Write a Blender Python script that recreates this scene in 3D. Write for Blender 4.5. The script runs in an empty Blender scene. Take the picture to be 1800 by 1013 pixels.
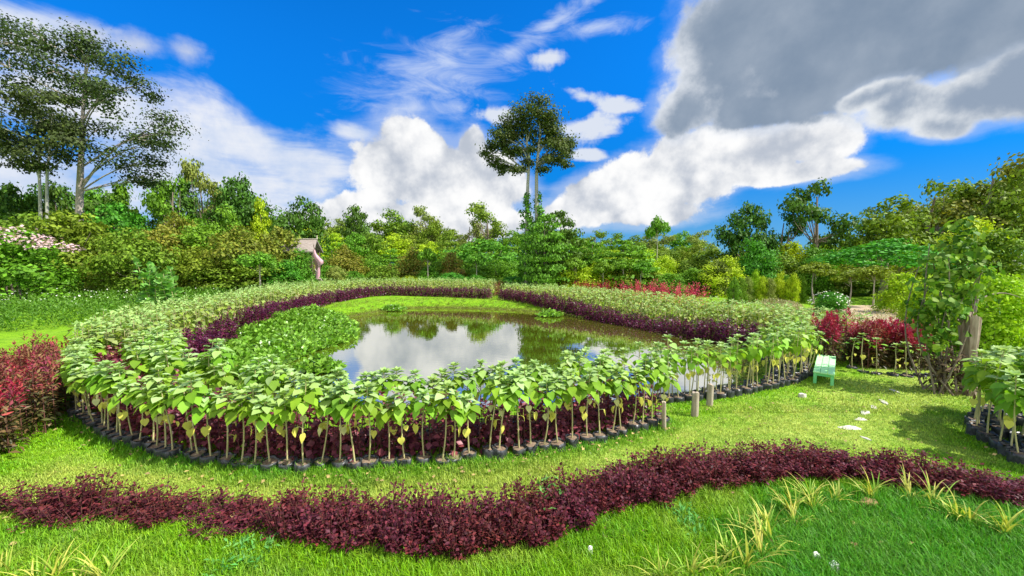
import bpy, math, random
import numpy as np
from math import radians as R, sin, cos, pi

SC = bpy.context.scene
COL = SC.collection
rng = np.random.default_rng(7)
random.seed(7)

# ------------------------------------------------------------------ camera
CAM_H, PITCH, F = 4.0, R(3.77), 676.0          # metres, radians, focal length in photo pixels
cam = bpy.data.cameras.new('camera')
camo = bpy.data.objects.new('camera', cam)
COL.objects.link(camo)
camo.location = (0, 0, CAM_H)
camo.rotation_euler = (pi / 2 - PITCH, 0, 0)
cam.sensor_width = 36
cam.lens = F / 1800 * 36
cam.clip_start, cam.clip_end = 0.1, 3000
SC.camera = camo

# ------------------------------------------------------------------ sun, exposure
SUN_EL, SUN_AZ = R(52), R(106)                   # azimuth clockwise from +Y (view direction)
sl = bpy.data.lights.new('sun', 'SUN')
sl.energy, sl.angle, sl.color = 4.6, R(0.53), (1, 0.955, 0.88)
so = bpy.data.objects.new('sun', sl)
COL.objects.link(so)
so.rotation_euler = (pi / 2 - SUN_EL, 0, -SUN_AZ + pi)
so.location = (40, 10, 60)
SC.view_settings.view_transform = 'Standard'
SC.view_settings.look = 'None'
SC.view_settings.exposure = 0.8
SC.view_settings.gamma = 1
SC.cycles.max_bounces = 7
SC.cycles.transparent_max_bounces = 6
SC.cycles.use_denoising = True


def ray(px, py):
    cx, cy = (px - 900) / F, (506.5 - py) / F
    return np.array([cx, cos(PITCH) + cy * sin(PITCH), -sin(PITCH) + cy * cos(PITCH)])


def G(px, py, h=0.0):
    """ground point (height h) seen at photo pixel"""
    d = ray(px, py)
    t = (h - CAM_H) / d[2]
    return np.array([d[0] * t, d[1] * t, h])


def P(px, py, Y):
    """point at depth Y seen at photo pixel"""
    d = ray(px, py)
    t = Y / d[1]
    return np.array([d[0] * t, Y, CAM_H + d[2] * t])


# ------------------------------------------------------------------ world: sky and clouds
class NT:
    def __init__(s, tree):
        s.t = tree

    def n(s, typ, **kw):
        nd = s.t.nodes.new(typ)
        for k, v in kw.items():
            setattr(nd, k, v)
        return nd

    def put(s, sock, v):
        if isinstance(v, bpy.types.NodeSocket):
            s.t.links.new(v, sock)
        elif v is not None:
            sock.default_value = v

    def m(s, op, a, b=None, c=None, clamp=False):
        nd = s.n('ShaderNodeMath', operation=op, use_clamp=clamp)
        s.put(nd.inputs[0], a)
        s.put(nd.inputs[1], b)
        s.put(nd.inputs[2], c)
        return nd.outputs[0]

    def ss(s, x, lo, hi):
        nd = s.n('ShaderNodeMapRange', interpolation_type='SMOOTHSTEP')
        s.put(nd.inputs[0], x)
        s.put(nd.inputs[1], lo)
        s.put(nd.inputs[2], hi)
        return nd.outputs[0]

    def mix(s, f, a, b, typ='MIX'):
        nd = s.n('ShaderNodeMixRGB', blend_type=typ)
        s.put(nd.inputs[0], f)
        for i, v in ((1, a), (2, b)):
            if isinstance(v, (tuple, list)) and len(v) == 3:
                v = (*v, 1)
            s.put(nd.inputs[i], v)
        return nd.outputs[0]

    def noise(s, vec, scale, detail=5, rough=0.55, dist=0.0):
        nd = s.n('ShaderNodeTexNoise')
        s.put(nd.inputs['Vector'], vec)
        nd.inputs['Scale'].default_value = scale
        nd.inputs['Detail'].default_value = detail
        nd.inputs['Roughness'].default_value = rough
        nd.inputs['Distortion'].default_value = dist
        return nd.outputs[0]

    def vmap(s, vec, loc=(0, 0, 0), rot=(0, 0, 0), scale=(1, 1, 1)):
        nd = s.n('ShaderNodeMapping')
        s.put(nd.inputs[0], vec)
        nd.inputs[1].default_value = loc
        nd.inputs[2].default_value = rot
        nd.inputs[3].default_value = scale
        return nd.outputs[0]


W = bpy.data.worlds.new('World')
SC.world = W
W.use_nodes = True
wt = W.node_tree
wt.nodes.clear()
w = NT(wt)
gen = w.n('ShaderNodeTexCoord').outputs['Generated']
nrm = w.n('ShaderNodeVectorMath', operation='NORMALIZE')
w.put(nrm.inputs[0], gen)
dirv = nrm.outputs[0]
sep = w.n('ShaderNodeSeparateXYZ')
w.put(sep.inputs[0], dirv)
AZ = w.m('ARCTAN2', sep.outputs[0], sep.outputs[1])
EL = w.m('ARCSINE', sep.outputs[2])
sky = w.n('ShaderNodeTexSky', sky_type='NISHITA')
sky.sun_disc = False
sky.sun_elevation = SUN_EL
sky.sun_rotation = SUN_AZ
sky.air_density, sky.dust_density, sky.ozone_density = 1.0, 0.3, 3.0
skyc = w.mix(1.0, sky.outputs[0], (0.02, 0.62, 1.30), 'MULTIPLY')
dim = w.m('ADD', 0.56, w.m('MULTIPLY', w.ss(EL, 0.05, 0.50), 0.50))
skyc = w.mix(1.0, skyc, dim, 'MULTIPLY')
hz = w.ss(EL, 0.22, -0.02)
skyc = w.mix(w.m('MULTIPLY', hz, 0.55), skyc, (1.6, 2.9, 4.7))


def dirpx(px, py):
    d = ray(px, py)
    d = d / np.linalg.norm(d)
    return math.atan2(d[0], d[1]), math.asin(d[2])


ell = bpy.data.node_groups.new('cloud_lobe', 'ShaderNodeTree')
for nm in ('az', 'el', 'a0', 'e0', 'ca', 'sa', 'rx', 'ry'):
    ell.interface.new_socket(nm, in_out='INPUT', socket_type='NodeSocketFloat')
ell.interface.new_socket('m', in_out='OUTPUT', socket_type='NodeSocketFloat')
e = NT(ell)
gi, go = e.n('NodeGroupInput'), e.n('NodeGroupOutput')
da = e.m('SUBTRACT', gi.outputs[0], gi.outputs[2])
de = e.m('SUBTRACT', gi.outputs[1], gi.outputs[3])
uu = e.m('DIVIDE', e.m('ADD', e.m('MULTIPLY', da, gi.outputs[4]), e.m('MULTIPLY', de, gi.outputs[5])), gi.outputs[6])
vv = e.m('DIVIDE', e.m('SUBTRACT', e.m('MULTIPLY', de, gi.outputs[4]), e.m('MULTIPLY', da, gi.outputs[5])), gi.outputs[7])
rr = e.m('SQRT', e.m('ADD', e.m('MULTIPLY', uu, uu), e.m('MULTIPLY', vv, vv)))
e.put(go.inputs[0], e.m('SUBTRACT', 1.0, rr))


def lobes(lst, k=0.25):
    """lst of (px, py, rx, ry, tilt degrees): cloud lobes by direction in the sky"""
    out = None
    for (px, py, rx, ry, tilt) in lst:
        a0, e0 = dirpx(px, py)
        a1, e1 = dirpx(px + 5, py)
        a2, e2 = dirpx(px, py - 5)
        g = w.n('ShaderNodeGroup')
        g.node_tree = ell
        w.put(g.inputs[0], AZ)
        w.put(g.inputs[1], EL)
        sx, sy = math.hypot(a1 - a0, e1 - e0) / 5, math.hypot(a2 - a0, e2 - e0) / 5
        base = math.atan2(e1 - e0, a1 - a0)
        for i, v in ((2, a0), (3, e0), (4, cos(R(tilt) + base)), (5, sin(R(tilt) + base)), (6, rx * sx), (7, ry * sy)):
            g.inputs[i].default_value = v
        out = g.outputs[0] if out is None else w.m('SMOOTH_MAX', out, g.outputs[0], k)
    return out


def cloud(base, mask, noise_v, amp, lo, hi, col):
    al = w.ss(w.m('ADD', mask, w.m('MULTIPLY', w.m('SUBTRACT', noise_v, 0.5), amp)), lo, hi)
    return al, w.mix(al, base, col)


# noises shared by the clouds
def stretch(v, k):                      # Blender's noise bunches round 0.5: spread it
    return w.m('MULTIPLY', w.m('SUBTRACT', v, 0.5), k)


nA = stretch(w.noise(dirv, 4.2, 9, 0.60, 0.4), 2.2)
nB = stretch(w.noise(dirv, 11.0, 8, 0.60, 0.2), 2.0)
nBs = stretch(w.noise(dirv, 9.0, 6, 0.58), 2.0)
nBs2 = stretch(w.noise(w.vmap(dirv, loc=(-0.016, 0.0, -0.050)), 9.0, 6, 0.58), 2.0)
nC = stretch(w.noise(w.vmap(dirv, rot=(0, R(-24), 0), scale=(2.2, 2.2, 9)), 1.6, 8, 0.6, 0.6), 2.0)
nD = stretch(w.noise(w.vmap(dirv, rot=(0, R(-32), 0), scale=(5, 3, 16)), 1.5, 8, 0.62, 1.2), 2.0)
emb = w.m('SUBTRACT', nBs, nBs2)        # side of the billows that faces the sun
nE = stretch(w.noise(dirv, 30.0, 6, 0.64, 0.2), 2.0)
def puff(scale):
    wob = w.n('ShaderNodeTexNoise')
    w.put(wob.inputs['Vector'], dirv)
    wob.inputs['Scale'].default_value = scale * 0.9
    wob.inputs['Detail'].default_value = 3
    mv = w.n('ShaderNodeVectorMath', operation='MULTIPLY_ADD')
    w.put(mv.inputs[0], wob.outputs[1])
    k_ = 0.9 / scale
    mv.inputs[1].default_value = (k_, k_, k_)
    w.put(mv.inputs[2], dirv)
    vo = w.n('ShaderNodeTexVoronoi', feature='SMOOTH_F1')
    w.put(vo.inputs['Vector'], mv.outputs[0])
    vo.inputs['Scale'].default_value = scale
    vo.inputs['Smoothness'].default_value = 0.35
    return w.m('SUBTRACT', 0.45, vo.outputs['Distance'])


pF = w.m('ADD', puff(11.0), w.m('MULTIPLY', puff(25.0), 0.6))
nU = w.m('ADD', w.m('ADD', w.m('MULTIPLY', nB, 0.55), w.m('MULTIPLY', nA, 0.5)), w.m('MULTIPLY', nE, 0.36))
nP = w.m('ADD', w.m('MULTIPLY', nB, 0.8), w.m('MULTIPLY', nC, 0.5))

S = 10.0 * 2 ** -SC.view_settings.exposure          # cloud colours below are as the photo shows them
def c3(r, g, b):
    return (r * S, g * S, b * S)


def cl(base, mask, nv, amp, lo, hi, col, k=1.0):
    v = w.m('ADD', mask, w.m('MULTIPLY', nv, amp))
    al = w.ss(v, lo, hi)
    if k != 1.0:
        al = w.m('MULTIPLY', al, k)
    return v, w.mix(al, base, col)


sky2 = skyc
# veil on the left
vm = lobes([(120, 190, 340, 130, -18), (330, 300, 340, 110, -22), (40, 50, 220, 60, -14), (430, 250, 190, 75, -30),
            (60, 330, 300, 110, 0), (530, 290, 110, 70, -24), (440, 380, 170, 50, 0), (620, 232, 50, 16, -12)], 0.3)
vn = w.m('ADD', w.m('MULTIPLY', nC, 0.75), w.m('MULTIPLY', nA, 0.45))
vcol = w.mix(w.ss(w.m('ADD', w.m('MULTIPLY', nA, 0.8), w.m('ADD', w.m('MULTIPLY', nC, 0.5), w.m('MULTIPLY', emb, 0.5))), -0.45, 0.40), c3(0.50, 0.63, 0.88), c3(0.88, 0.90, 0.95))
vn = w.m('ADD', vn, w.m('MULTIPLY', nB, 0.25))
_, sky2 = cl(sky2, vm, vn, 1.25, -0.15, 0.75, vcol, 0.97)
# greyer billow at the veil's upper edge
bm = lobes([(330, 92, 60, 34, -8), (245, 80, 90, 34, -10), (150, 60, 80, 30, -14)], 0.2)
_, sky2 = cl(sky2, bm, nP, 1.2, 0.0, 1.0, c3(0.66, 0.71, 0.82), 0.85)
# cirrus in the middle
cm = lobes([(770, 130, 190, 100, 8), (740, 190, 170, 50, -4), (900, 90, 130, 34, 22), (980, 35, 130, 30, 24), (1040, 50, 110, 24, 4)], 0.2)
_, sky2 = cl(sky2, cm, nD, 1.15, 0.05, 1.5, c3(0.62, 0.72, 0.95), 0.9)
# small puffs
pm = lobes([(962, 104, 54, 24, 6), (1030, 168, 70, 20, -16), (1080, 186, 50, 18, -4), (1030, 225, 90, 34, 3), (1030, 272, 46, 12, 2),
            (880, 205, 60, 20, -10)], 0.12)
_, sky2 = cl(sky2, pm, nP, 1.5, 0.08, 0.75, c3(0.76, 0.81, 0.90), 0.95)
# white cumulus, centre and right of centre
um = lobes([(735, 255, 75, 45, -25), (700, 300, 95, 70, -10), (790, 320, 120, 75, 0), (870, 325, 70, 60, -20), (830, 262, 30, 40, 0),
            (640, 372, 80, 34, 0), (760, 390, 220, 45, 0), (560, 400, 80, 30, 0),
            (1050, 345, 75, 42, 8), (1130, 320, 100, 52, 10), (1190, 330, 110, 42, 10), (1010, 375, 70, 30, 0), (1130, 370, 120, 30, 0),
            (1230, 268, 105, 44, 4), (1340, 265, 130, 55, 8), (1440, 245, 75, 42, 5), (1370, 305, 130, 22, 6)], 0.22)
uv_ = w.m('ADD', w.m('ADD', um, w.m('MULTIPLY', nU, 0.62)), w.m('MULTIPLY', pF, 0.32))
haze_v = w.m('ADD', um, w.m('ADD', w.m('MULTIPLY', nC, 0.55), w.m('MULTIPLY', nU, 0.35)))
sky2 = w.mix(w.m('MULTIPLY', w.ss(haze_v, -0.42, 0.22), 0.42), sky2, c3(0.72, 0.79, 0.92))
lit = w.m('ADD', w.m('ADD', w.m('MULTIPLY', emb, 0.95), w.m('MULTIPLY', nA, 0.55)), w.m('ADD', w.m('MULTIPLY', w.m('SUBTRACT', pF, 0.12), 0.75), w.m('MULTIPLY', nE, 0.16)))
ucol = w.mix(w.ss(lit, -0.78, 0.30), c3(0.50, 0.55, 0.64), c3(1.0, 1.0, 1.0))
sky2 = w.mix(w.ss(uv_, -0.02, 0.17), sky2, ucol)
# big grey cloud at upper right, its thin rim lit
gm = lobes([(1280, 90, 120, 130, 70), (1200, 190, 60, 55, 30), (1420, 120, 200, 95, 10), (1500, 40, 300, 100, 0), (1750, 40, 220, 75, -8),
            (1350, 190, 110, 42, 10), (1620, 80, 160, 80, 5), (1760, 110, 120, 70, 0)], 0.35)
gv = w.m('ADD', w.m('ADD', gm, w.m('MULTIPLY', nU, 0.55)), w.m('MULTIPLY', pF, 0.30))
gh = w.m('ADD', gm, w.m('ADD', w.m('MULTIPLY', nC, 0.4), w.m('MULTIPLY', nU, 0.45)))
sky2 = w.mix(w.m('MULTIPLY', w.ss(gh, -0.30, 0.20), 0.35), sky2, c3(0.62, 0.72, 0.90))
gt_ = w.ss(w.m('ADD', w.m('ADD', w.m('MULTIPLY', emb, 0.4), w.m('MULTIPLY', nA, 0.7)), w.m('MULTIPLY', pF, 0.35)), -0.5, 0.7)
gcore = w.mix(gt_, c3(0.215, 0.29, 0.40), c3(0.37, 0.44, 0.54))
gside = w.m('MULTIPLY', w.m('SUBTRACT', AZ, dirpx(1215, 120)[0]), 1.4)
gcol = w.mix(w.ss(w.m('ADD', w.m('SUBTRACT', w.m('ADD', w.m('MULTIPLY', gv, 0.6), gside), w.m('MULTIPLY', emb, 0.35)), w.m('MULTIPLY', nA, 0.35)), -0.14, 0.40), c3(0.78, 0.82, 0.88), gcore)
sky2 = w.mix(w.ss(gv, -0.04, 0.26), sky2, gcol)
fm = lobes([(1600, 185, 120, 48, 6), (1720, 170, 160, 56, 12), (1650, 222, 75, 30, 0), (1545, 165, 70, 26, 24), (1810, 140, 130, 62, 14)], 0.35)
fv = w.m('ADD', w.m('ADD', fm, w.m('MULTIPLY', nU, 0.55)), w.m('MULTIPLY', pF, 0.30))
fh = w.m('ADD', fm, w.m('ADD', w.m('MULTIPLY', nC, 0.4), w.m('MULTIPLY', nU, 0.45)))
sky2 = w.mix(w.m('MULTIPLY', w.ss(fh, -0.30, 0.20), 0.35), sky2, c3(0.62, 0.72, 0.90))
fside = w.m('MULTIPLY', w.m('SUBTRACT', AZ, dirpx(1570, 190)[0]), 1.6)
fcol = w.mix(w.ss(w.m('ADD', w.m('SUBTRACT', w.m('ADD', w.m('MULTIPLY', fv, 0.55), fside), w.m('MULTIPLY', emb, 0.5)), w.m('MULTIPLY', nA, 0.35)), -0.12, 0.50), c3(0.86, 0.89, 0.92), c3(0.30, 0.375, 0.49))
sky2 = w.mix(w.ss(fv, -0.04, 0.26), sky2, fcol)
# bright clouds added in the unseen sky behind the camera, as front fill light
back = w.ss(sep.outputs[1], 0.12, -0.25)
back_fill = w.m('MULTIPLY', back, w.ss(w.m('ADD', nA, w.m('MULTIPLY', nB, 0.4)), -0.45, 0.15))
back_fill = w.m('MULTIPLY', back_fill, w.ss(sep.outputs[2], -0.02, 0.06))
sky2 = w.mix(back_fill, sky2, c3(1.75, 1.70, 1.62))
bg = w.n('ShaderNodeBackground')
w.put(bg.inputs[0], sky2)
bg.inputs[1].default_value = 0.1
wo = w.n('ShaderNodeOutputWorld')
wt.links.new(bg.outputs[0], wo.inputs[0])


# ------------------------------------------------------------------ materials
MATS = {}


def newmat(name):
    m = bpy.data.materials.new(name)
    m.use_nodes = True
    m.node_tree.nodes.clear()
    MATS[name] = m
    return m, NT(m.node_tree)


def leafmat(name, col, hue=0.03, val=0.45, trans=0.35, rough=0.5, spec=0.35, tcol=None, col2=None, obj=True):
    """foliage: colour varies leaf by leaf and plant by plant"""
    m, t = newmat(name)
    geo = t.n('ShaderNodeNewGeometry')
    oi = t.n('ShaderNodeObjectInfo')
    r1 = geo.outputs['Random Per Island']
    r2 = t.m('FRACT', t.m('MULTIPLY', r1, 17.31))
    base = (*col, 1) if col2 is None else t.mix(t.ss(r2, 0.2, 0.9), col, col2)
    hs = t.n('ShaderNodeHueSaturation')
    hv = t.m('ADD', 0.5 - hue, t.m('MULTIPLY', r2, hue))
    if obj:
        hv = t.m('ADD', hv, t.m('MULTIPLY', oi.outputs['Random'], hue))
    else:
        hv = t.m('ADD', hv, hue * 0.5)
    t.put(hs.inputs['Hue'], hv)
    t.put(hs.inputs['Value'], t.m('ADD', 1 - val / 2, t.m('MULTIPLY', r1, val)))
    t.put(hs.inputs['Color'], base)
    pb = t.n('ShaderNodeBsdfPrincipled')
    t.put(pb.inputs['Base Color'], hs.outputs[0])
    pb.inputs['Roughness'].default_value = rough
    pb.inputs['Specular IOR Level'].default_value = spec
    tr = t.n('ShaderNodeBsdfTranslucent')
    if tcol is None:
        t.put(tr.inputs[0], t.mix(1.0, hs.outputs[0], (1.25, 1.25, 0.6), 'MULTIPLY'))
    else:
        tr.inputs[0].default_value = (*tcol, 1)
    mx = t.n('ShaderNodeMixShader')
    mx.inputs[0].default_value = trans
    t.t.links.new(pb.outputs[0], mx.inputs[1])
    t.t.links.new(tr.outputs[0], mx.inputs[2])
    o = t.n('ShaderNodeOutputMaterial')
    t.t.links.new(mx.outputs[0], o.inputs[0])
    return m


def simple(name, col, col2, scale=6, rough=0.7, stretch=(1, 1, 1), bump=0.3, spec=0.3, detail=6):
    m, t = newmat(name)
    tc = t.n('ShaderNodeTexCoord').outputs['Object']
    n1 = t.noise(t.vmap(tc, scale=stretch), scale, detail, 0.62)
    pb = t.n('ShaderNodeBsdfPrincipled')
    t.put(pb.inputs['Base Color'], t.mix(t.ss(n1, 0.3, 0.7), col, col2))
    pb.inputs['Roughness'].default_value = rough
    pb.inputs['Specular IOR Level'].default_value = spec
    bp = t.n('ShaderNodeBump')
    bp.inputs['Strength'].default_value = bump
    bp.inputs['Distance'].default_value = 0.02
    t.put(bp.inputs['Height'], n1)
    t.t.links.new(bp.outputs[0], pb.inputs['Normal'])
    o = t.n('ShaderNodeOutputMaterial')
    t.t.links.new(pb.outputs[0], o.inputs[0])
    return m


leafmat('sun_leaf', (0.17, 0.35, 0.020), 0.03, 0.7, 0.36, 0.6, 0.18, col2=(0.26, 0.42, 0.045))
leafmat('sun_top', (0.29, 0.45, 0.12), 0.02, 0.5, 0.30, 0.6, 0.25, col2=(0.37, 0.50, 0.20))
leafmat('sun_yellow', (0.76, 0.74, 0.13), 0.015, 0.35, 0.30, 0.6, 0.2, tcol=(0.80, 0.78, 0.14), col2=(0.74, 0.72, 0.34))
leafmat('sun_far', (0.24, 0.37, 0.05), 0.04, 0.5, 0.30, 0.6, 0.2, col2=(0.30, 0.33, 0.11), obj=False)
leafmat('sun_far_top', (0.30, 0.45, 0.13), 0.02, 0.4, 0.25, 0.6, 0.2, obj=False)
leafmat('sun_far_dry', (0.62, 0.52, 0.14), 0.03, 0.5, 0.25, 0.7, 0.2, col2=(0.66, 0.58, 0.36), obj=False)
leafmat('purple_leaf', (0.072, 0.015, 0.019), 0.03, 1.2, 0.22, 0.55, 0.22, col2=(0.150, 0.027, 0.036), tcol=(0.20, 0.018, 0.030))
leafmat('purple_dark', (0.140, 0.036, 0.042), 0.03, 0.9, 0.22, 0.45, 0.4, col2=(0.25, 0.062, 0.070), tcol=(0.34, 0.03, 0.045))
leafmat('purple_pond', (0.070, 0.010, 0.032), 0.03, 0.7, 0.18, 0.45, 0.4, col2=(0.13, 0.018, 0.055), tcol=(0.20, 0.01, 0.05))
leafmat('red_leaf', (0.34, 0.016, 0.050), 0.03, 0.6, 0.28, 0.5, 0.3, col2=(0.42, 0.05, 0.08), tcol=(0.42, 0.02, 0.05))
leafmat('red_bright', (0.52, 0.030, 0.095), 0.02, 0.5, 0.3, 0.5, 0.3, col2=(0.60, 0.07, 0.13), tcol=(0.55, 0.03, 0.08))
leafmat('red_dull', (0.30, 0.050, 0.055), 0.04, 0.7, 0.25, 0.6, 0.2, col2=(0.22, 0.13, 0.05), tcol=(0.34, 0.06, 0.05))
leafmat('amaranth_leaf', (0.075, 0.085, 0.022), 0.05, 0.8, 0.25, 0.5, 0.35, col2=(0.15, 0.075, 0.035))
leafmat('sword_leaf', (0.52, 0.52, 0.09), 0.02, 0.6, 0.25, 0.5, 0.3, col2=(0.24, 0.38, 0.04))
leafmat('hyacinth_leaf', (0.11, 0.29, 0.016), 0.03, 0.9, 0.30, 0.32, 0.5, col2=(0.26, 0.42, 0.05), obj=False)
leafmat('weed_leaf', (0.14, 0.36, 0.07), 0.03, 0.5, 0.3, 0.5, 0.3)
leafmat('herb_leaf', (0.070, 0.20, 0.015), 0.04, 0.6, 0.3, 0.5, 0.3, col2=(0.15, 0.27, 0.02), obj=False)
leafmat('bank_leaf', (0.17, 0.26, 0.02), 0.04, 0.6, 0.3, 0.5, 0.3, col2=(0.20, 0.20, 0.035), obj=False)
leafmat('dry_leaf', (0.40, 0.34, 0.18), 0.04, 0.6, 0.2, 0.7, 0.2, col2=(0.28, 0.30, 0.12), obj=False)
leafmat('fallen_leaf', (0.42, 0.34, 0.12), 0.04, 0.8, 0.1, 0.8, 0.15, col2=(0.22, 0.14, 0.07), obj=False)
leafmat('brown_leaf', (0.10, 0.065, 0.035), 0.03, 0.8, 0.1, 0.7, 0.2, col2=(0.20, 0.15, 0.08))
leafmat('blossom_pink', (0.62, 0.42, 0.44), 0.03, 0.4, 0.25, 0.7, 0.2)
leafmat('blossom_white', (0.75, 0.75, 0.62), 0.03, 0.3, 0.2, 0.7, 0.2, obj=False)
TREE = {
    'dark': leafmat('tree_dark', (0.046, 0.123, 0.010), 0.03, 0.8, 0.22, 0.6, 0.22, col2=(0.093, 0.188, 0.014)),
    'teak': leafmat('tree_mid', (0.093, 0.238, 0.012), 0.03, 0.8, 0.26, 0.6, 0.22, col2=(0.177, 0.327, 0.016)),
    'olive': leafmat('tree_olive', (0.128, 0.229, 0.015), 0.035, 0.9, 0.28, 0.6, 0.2, col2=(0.218, 0.285, 0.022)),
    'lime': leafmat('tree_lime', (0.291, 0.466, 0.010), 0.035, 0.7, 0.32, 0.6, 0.22, col2=(0.416, 0.536, 0.019)),
    'rust': leafmat('tree_rust', (0.154, 0.205, 0.018), 0.04, 0.9, 0.26, 0.6, 0.2, col2=(0.243, 0.217, 0.026)),
    'grey': leafmat('tree_grey', (0.177, 0.248, 0.043), 0.03, 0.8, 0.24, 0.6, 0.22, col2=(0.271, 0.317, 0.054)),
    'green': leafmat('tree_emerald', (0.064, 0.229, 0.016), 0.03, 0.8, 0.28, 0.6, 0.22, col2=(0.134, 0.322, 0.020)),
    'orange': leafmat('tree_orange', (0.27, 0.21, 0.030), 0.03, 0.8, 0.26, 0.6, 0.2, col2=(0.20, 0.27, 0.03)),
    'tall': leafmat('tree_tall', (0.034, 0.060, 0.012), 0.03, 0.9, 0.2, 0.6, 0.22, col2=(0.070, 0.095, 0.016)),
    'bright': leafmat('tree_bright', (0.12, 0.33, 0.05), 0.03, 0.6, 0.30, 0.6, 0.2, col2=(0.19, 0.40, 0.09)),
    'maroon': leafmat('tree_maroon', (0.10, 0.018, 0.020), 0.03, 0.8, 0.2, 0.6, 0.2, col2=(0.16, 0.03, 0.03)),
    'vine': leafmat('tree_vine', (0.070, 0.190, 0.016), 0.03, 0.9, 0.30, 0.6, 0.2, col2=(0.23, 0.33, 0.030)),
}
simple('bark', (0.16, 0.12, 0.085), (0.27, 0.22, 0.165), 5, 0.85, (1, 1, 0.25), 0.6)
simple('bark_pale', (0.32, 0.26, 0.22), (0.46, 0.40, 0.34), 3, 0.85, (1, 1, 0.2), 0.5)
simple('bark_grey', (0.26, 0.26, 0.21), (0.42, 0.41, 0.35), 3, 0.8, (1, 1, 0.3), 0.3)
simple('stem_tan', (0.40, 0.38, 0.14), (0.54, 0.48, 0.25), 8, 0.7, (1, 1, 0.3), 0.1)
simple('stem_purple', (0.10, 0.035, 0.030), (0.16, 0.07, 0.05), 8, 0.7)
simple('stump_wood', (0.20, 0.13, 0.095), (0.46, 0.36, 0.29), 4, 0.9, (2.2, 2.2, 0.35), 0.9)
simple('stake_wood', (0.30, 0.24, 0.17), (0.48, 0.41, 0.31), 6, 0.9, (2.5, 2.5, 0.4), 0.7)
simple('bag_plastic', (0.016, 0.020, 0.024), (0.075, 0.080, 0.078), 7, 0.38, (1, 1, 0.6), 0.9, 0.5)
simple('soil', (0.13, 0.085, 0.055), (0.26, 0.19, 0.13), 14, 0.95, (1, 1, 1), 0.9)
simple('stone_white', (0.38, 0.36, 0.29), (0.66, 0.63, 0.55), 9, 0.85, (1, 1, 1), 0.6)
simple('mint_paint', (0.36, 0.77, 0.33), (0.46, 0.82, 0.43), 3, 0.65, (1, 3, 1), 0.12, 0.2)
simple('mint_shaded', (0.14, 0.58, 0.20), (0.20, 0.64, 0.26), 3, 0.55, (1, 1, 1), 0.12, 0.35)  # legs and rails: their weaker light is put into this darker green
simple('thatch', (0.20, 0.16, 0.13), (0.36, 0.31, 0.27), 3, 0.95, (0.6, 6, 6), 0.7)
simple('hut_wood', (0.10, 0.07, 0.05), (0.18, 0.13, 0.09), 4, 0.85, (3, 3, 0.5), 0.4)
simple('pale_wood', (0.42, 0.36, 0.30), (0.55, 0.49, 0.42), 4, 0.85, (3, 3, 0.5), 0.3)
simple('pink_cloth', (0.50, 0.24, 0.29), (0.52, 0.36, 0.37), 2, 0.85, (1, 1, 0.6), 0.2)
simple('pink_band', (0.60, 0.16, 0.30), (0.66, 0.24, 0.36), 2, 0.85)
simple('teal_tarp', (0.25, 0.62, 0.58), (0.36, 0.70, 0.66), 1.5, 0.6)
simple('white_tarp', (0.66, 0.68, 0.60), (0.78, 0.79, 0.72), 1.5, 0.6)
simple('skin', (0.42, 0.24, 0.15), (0.46, 0.27, 0.17), 8, 0.6)
simple('blue_shirt', (0.10, 0.18, 0.46), (0.20, 0.30, 0.58), 6, 0.8)
simple('dark_trousers', (0.03, 0.04, 0.06), (0.05, 0.06, 0.09), 6, 0.85)
simple('orange_hat', (0.62, 0.24, 0.08), (0.70, 0.34, 0.14), 6, 0.85)
simple('paper_white', (0.72, 0.70, 0.64), (0.82, 0.80, 0.76), 9, 0.85)
simple('brown_litter', (0.20, 0.11, 0.05), (0.34, 0.20, 0.09), 9, 0.85)

# grass blades: colour from a per-blade attribute (lush / dry / broad), which is real variation of the turf
gm_, t = newmat('grass_blade')
at = t.n('ShaderNodeAttribute', attribute_name='dry')
at2 = t.n('ShaderNodeAttribute', attribute_name='deep')
geo = t.n('ShaderNodeNewGeometry')
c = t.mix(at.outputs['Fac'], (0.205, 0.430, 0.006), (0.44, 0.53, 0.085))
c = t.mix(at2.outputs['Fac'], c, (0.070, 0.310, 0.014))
hs = t.n('ShaderNodeHueSaturation')
t.put(hs.inputs['Color'], c)
t.put(hs.inputs['Value'], t.m('ADD', 0.50, t.m('MULTIPLY', geo.outputs['Random Per Island'], 0.9)))
t.put(hs.inputs['Hue'], t.m('ADD', 0.485, t.m('MULTIPLY', t.m('FRACT', t.m('MULTIPLY', geo.outputs['Random Per Island'], 13.7)), 0.03)))
pb = t.n('ShaderNodeBsdfPrincipled')
t.put(pb.inputs['Base Color'], hs.outputs[0])
pb.inputs['Roughness'].default_value = 0.5
pb.inputs['Specular IOR Level'].default_value = 0.3
tr = t.n('ShaderNodeBsdfTranslucent')
t.put(tr.inputs[0], hs.outputs[0])
mx = t.n('ShaderNodeMixShader')
mx.inputs[0].default_value = 0.35
t.t.links.new(pb.outputs[0], mx.inputs[1])
t.t.links.new(tr.outputs[0], mx.inputs[2])
o = t.n('ShaderNodeOutputMaterial')
t.t.links.new(mx.outputs[0], o.inputs[0])

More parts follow.
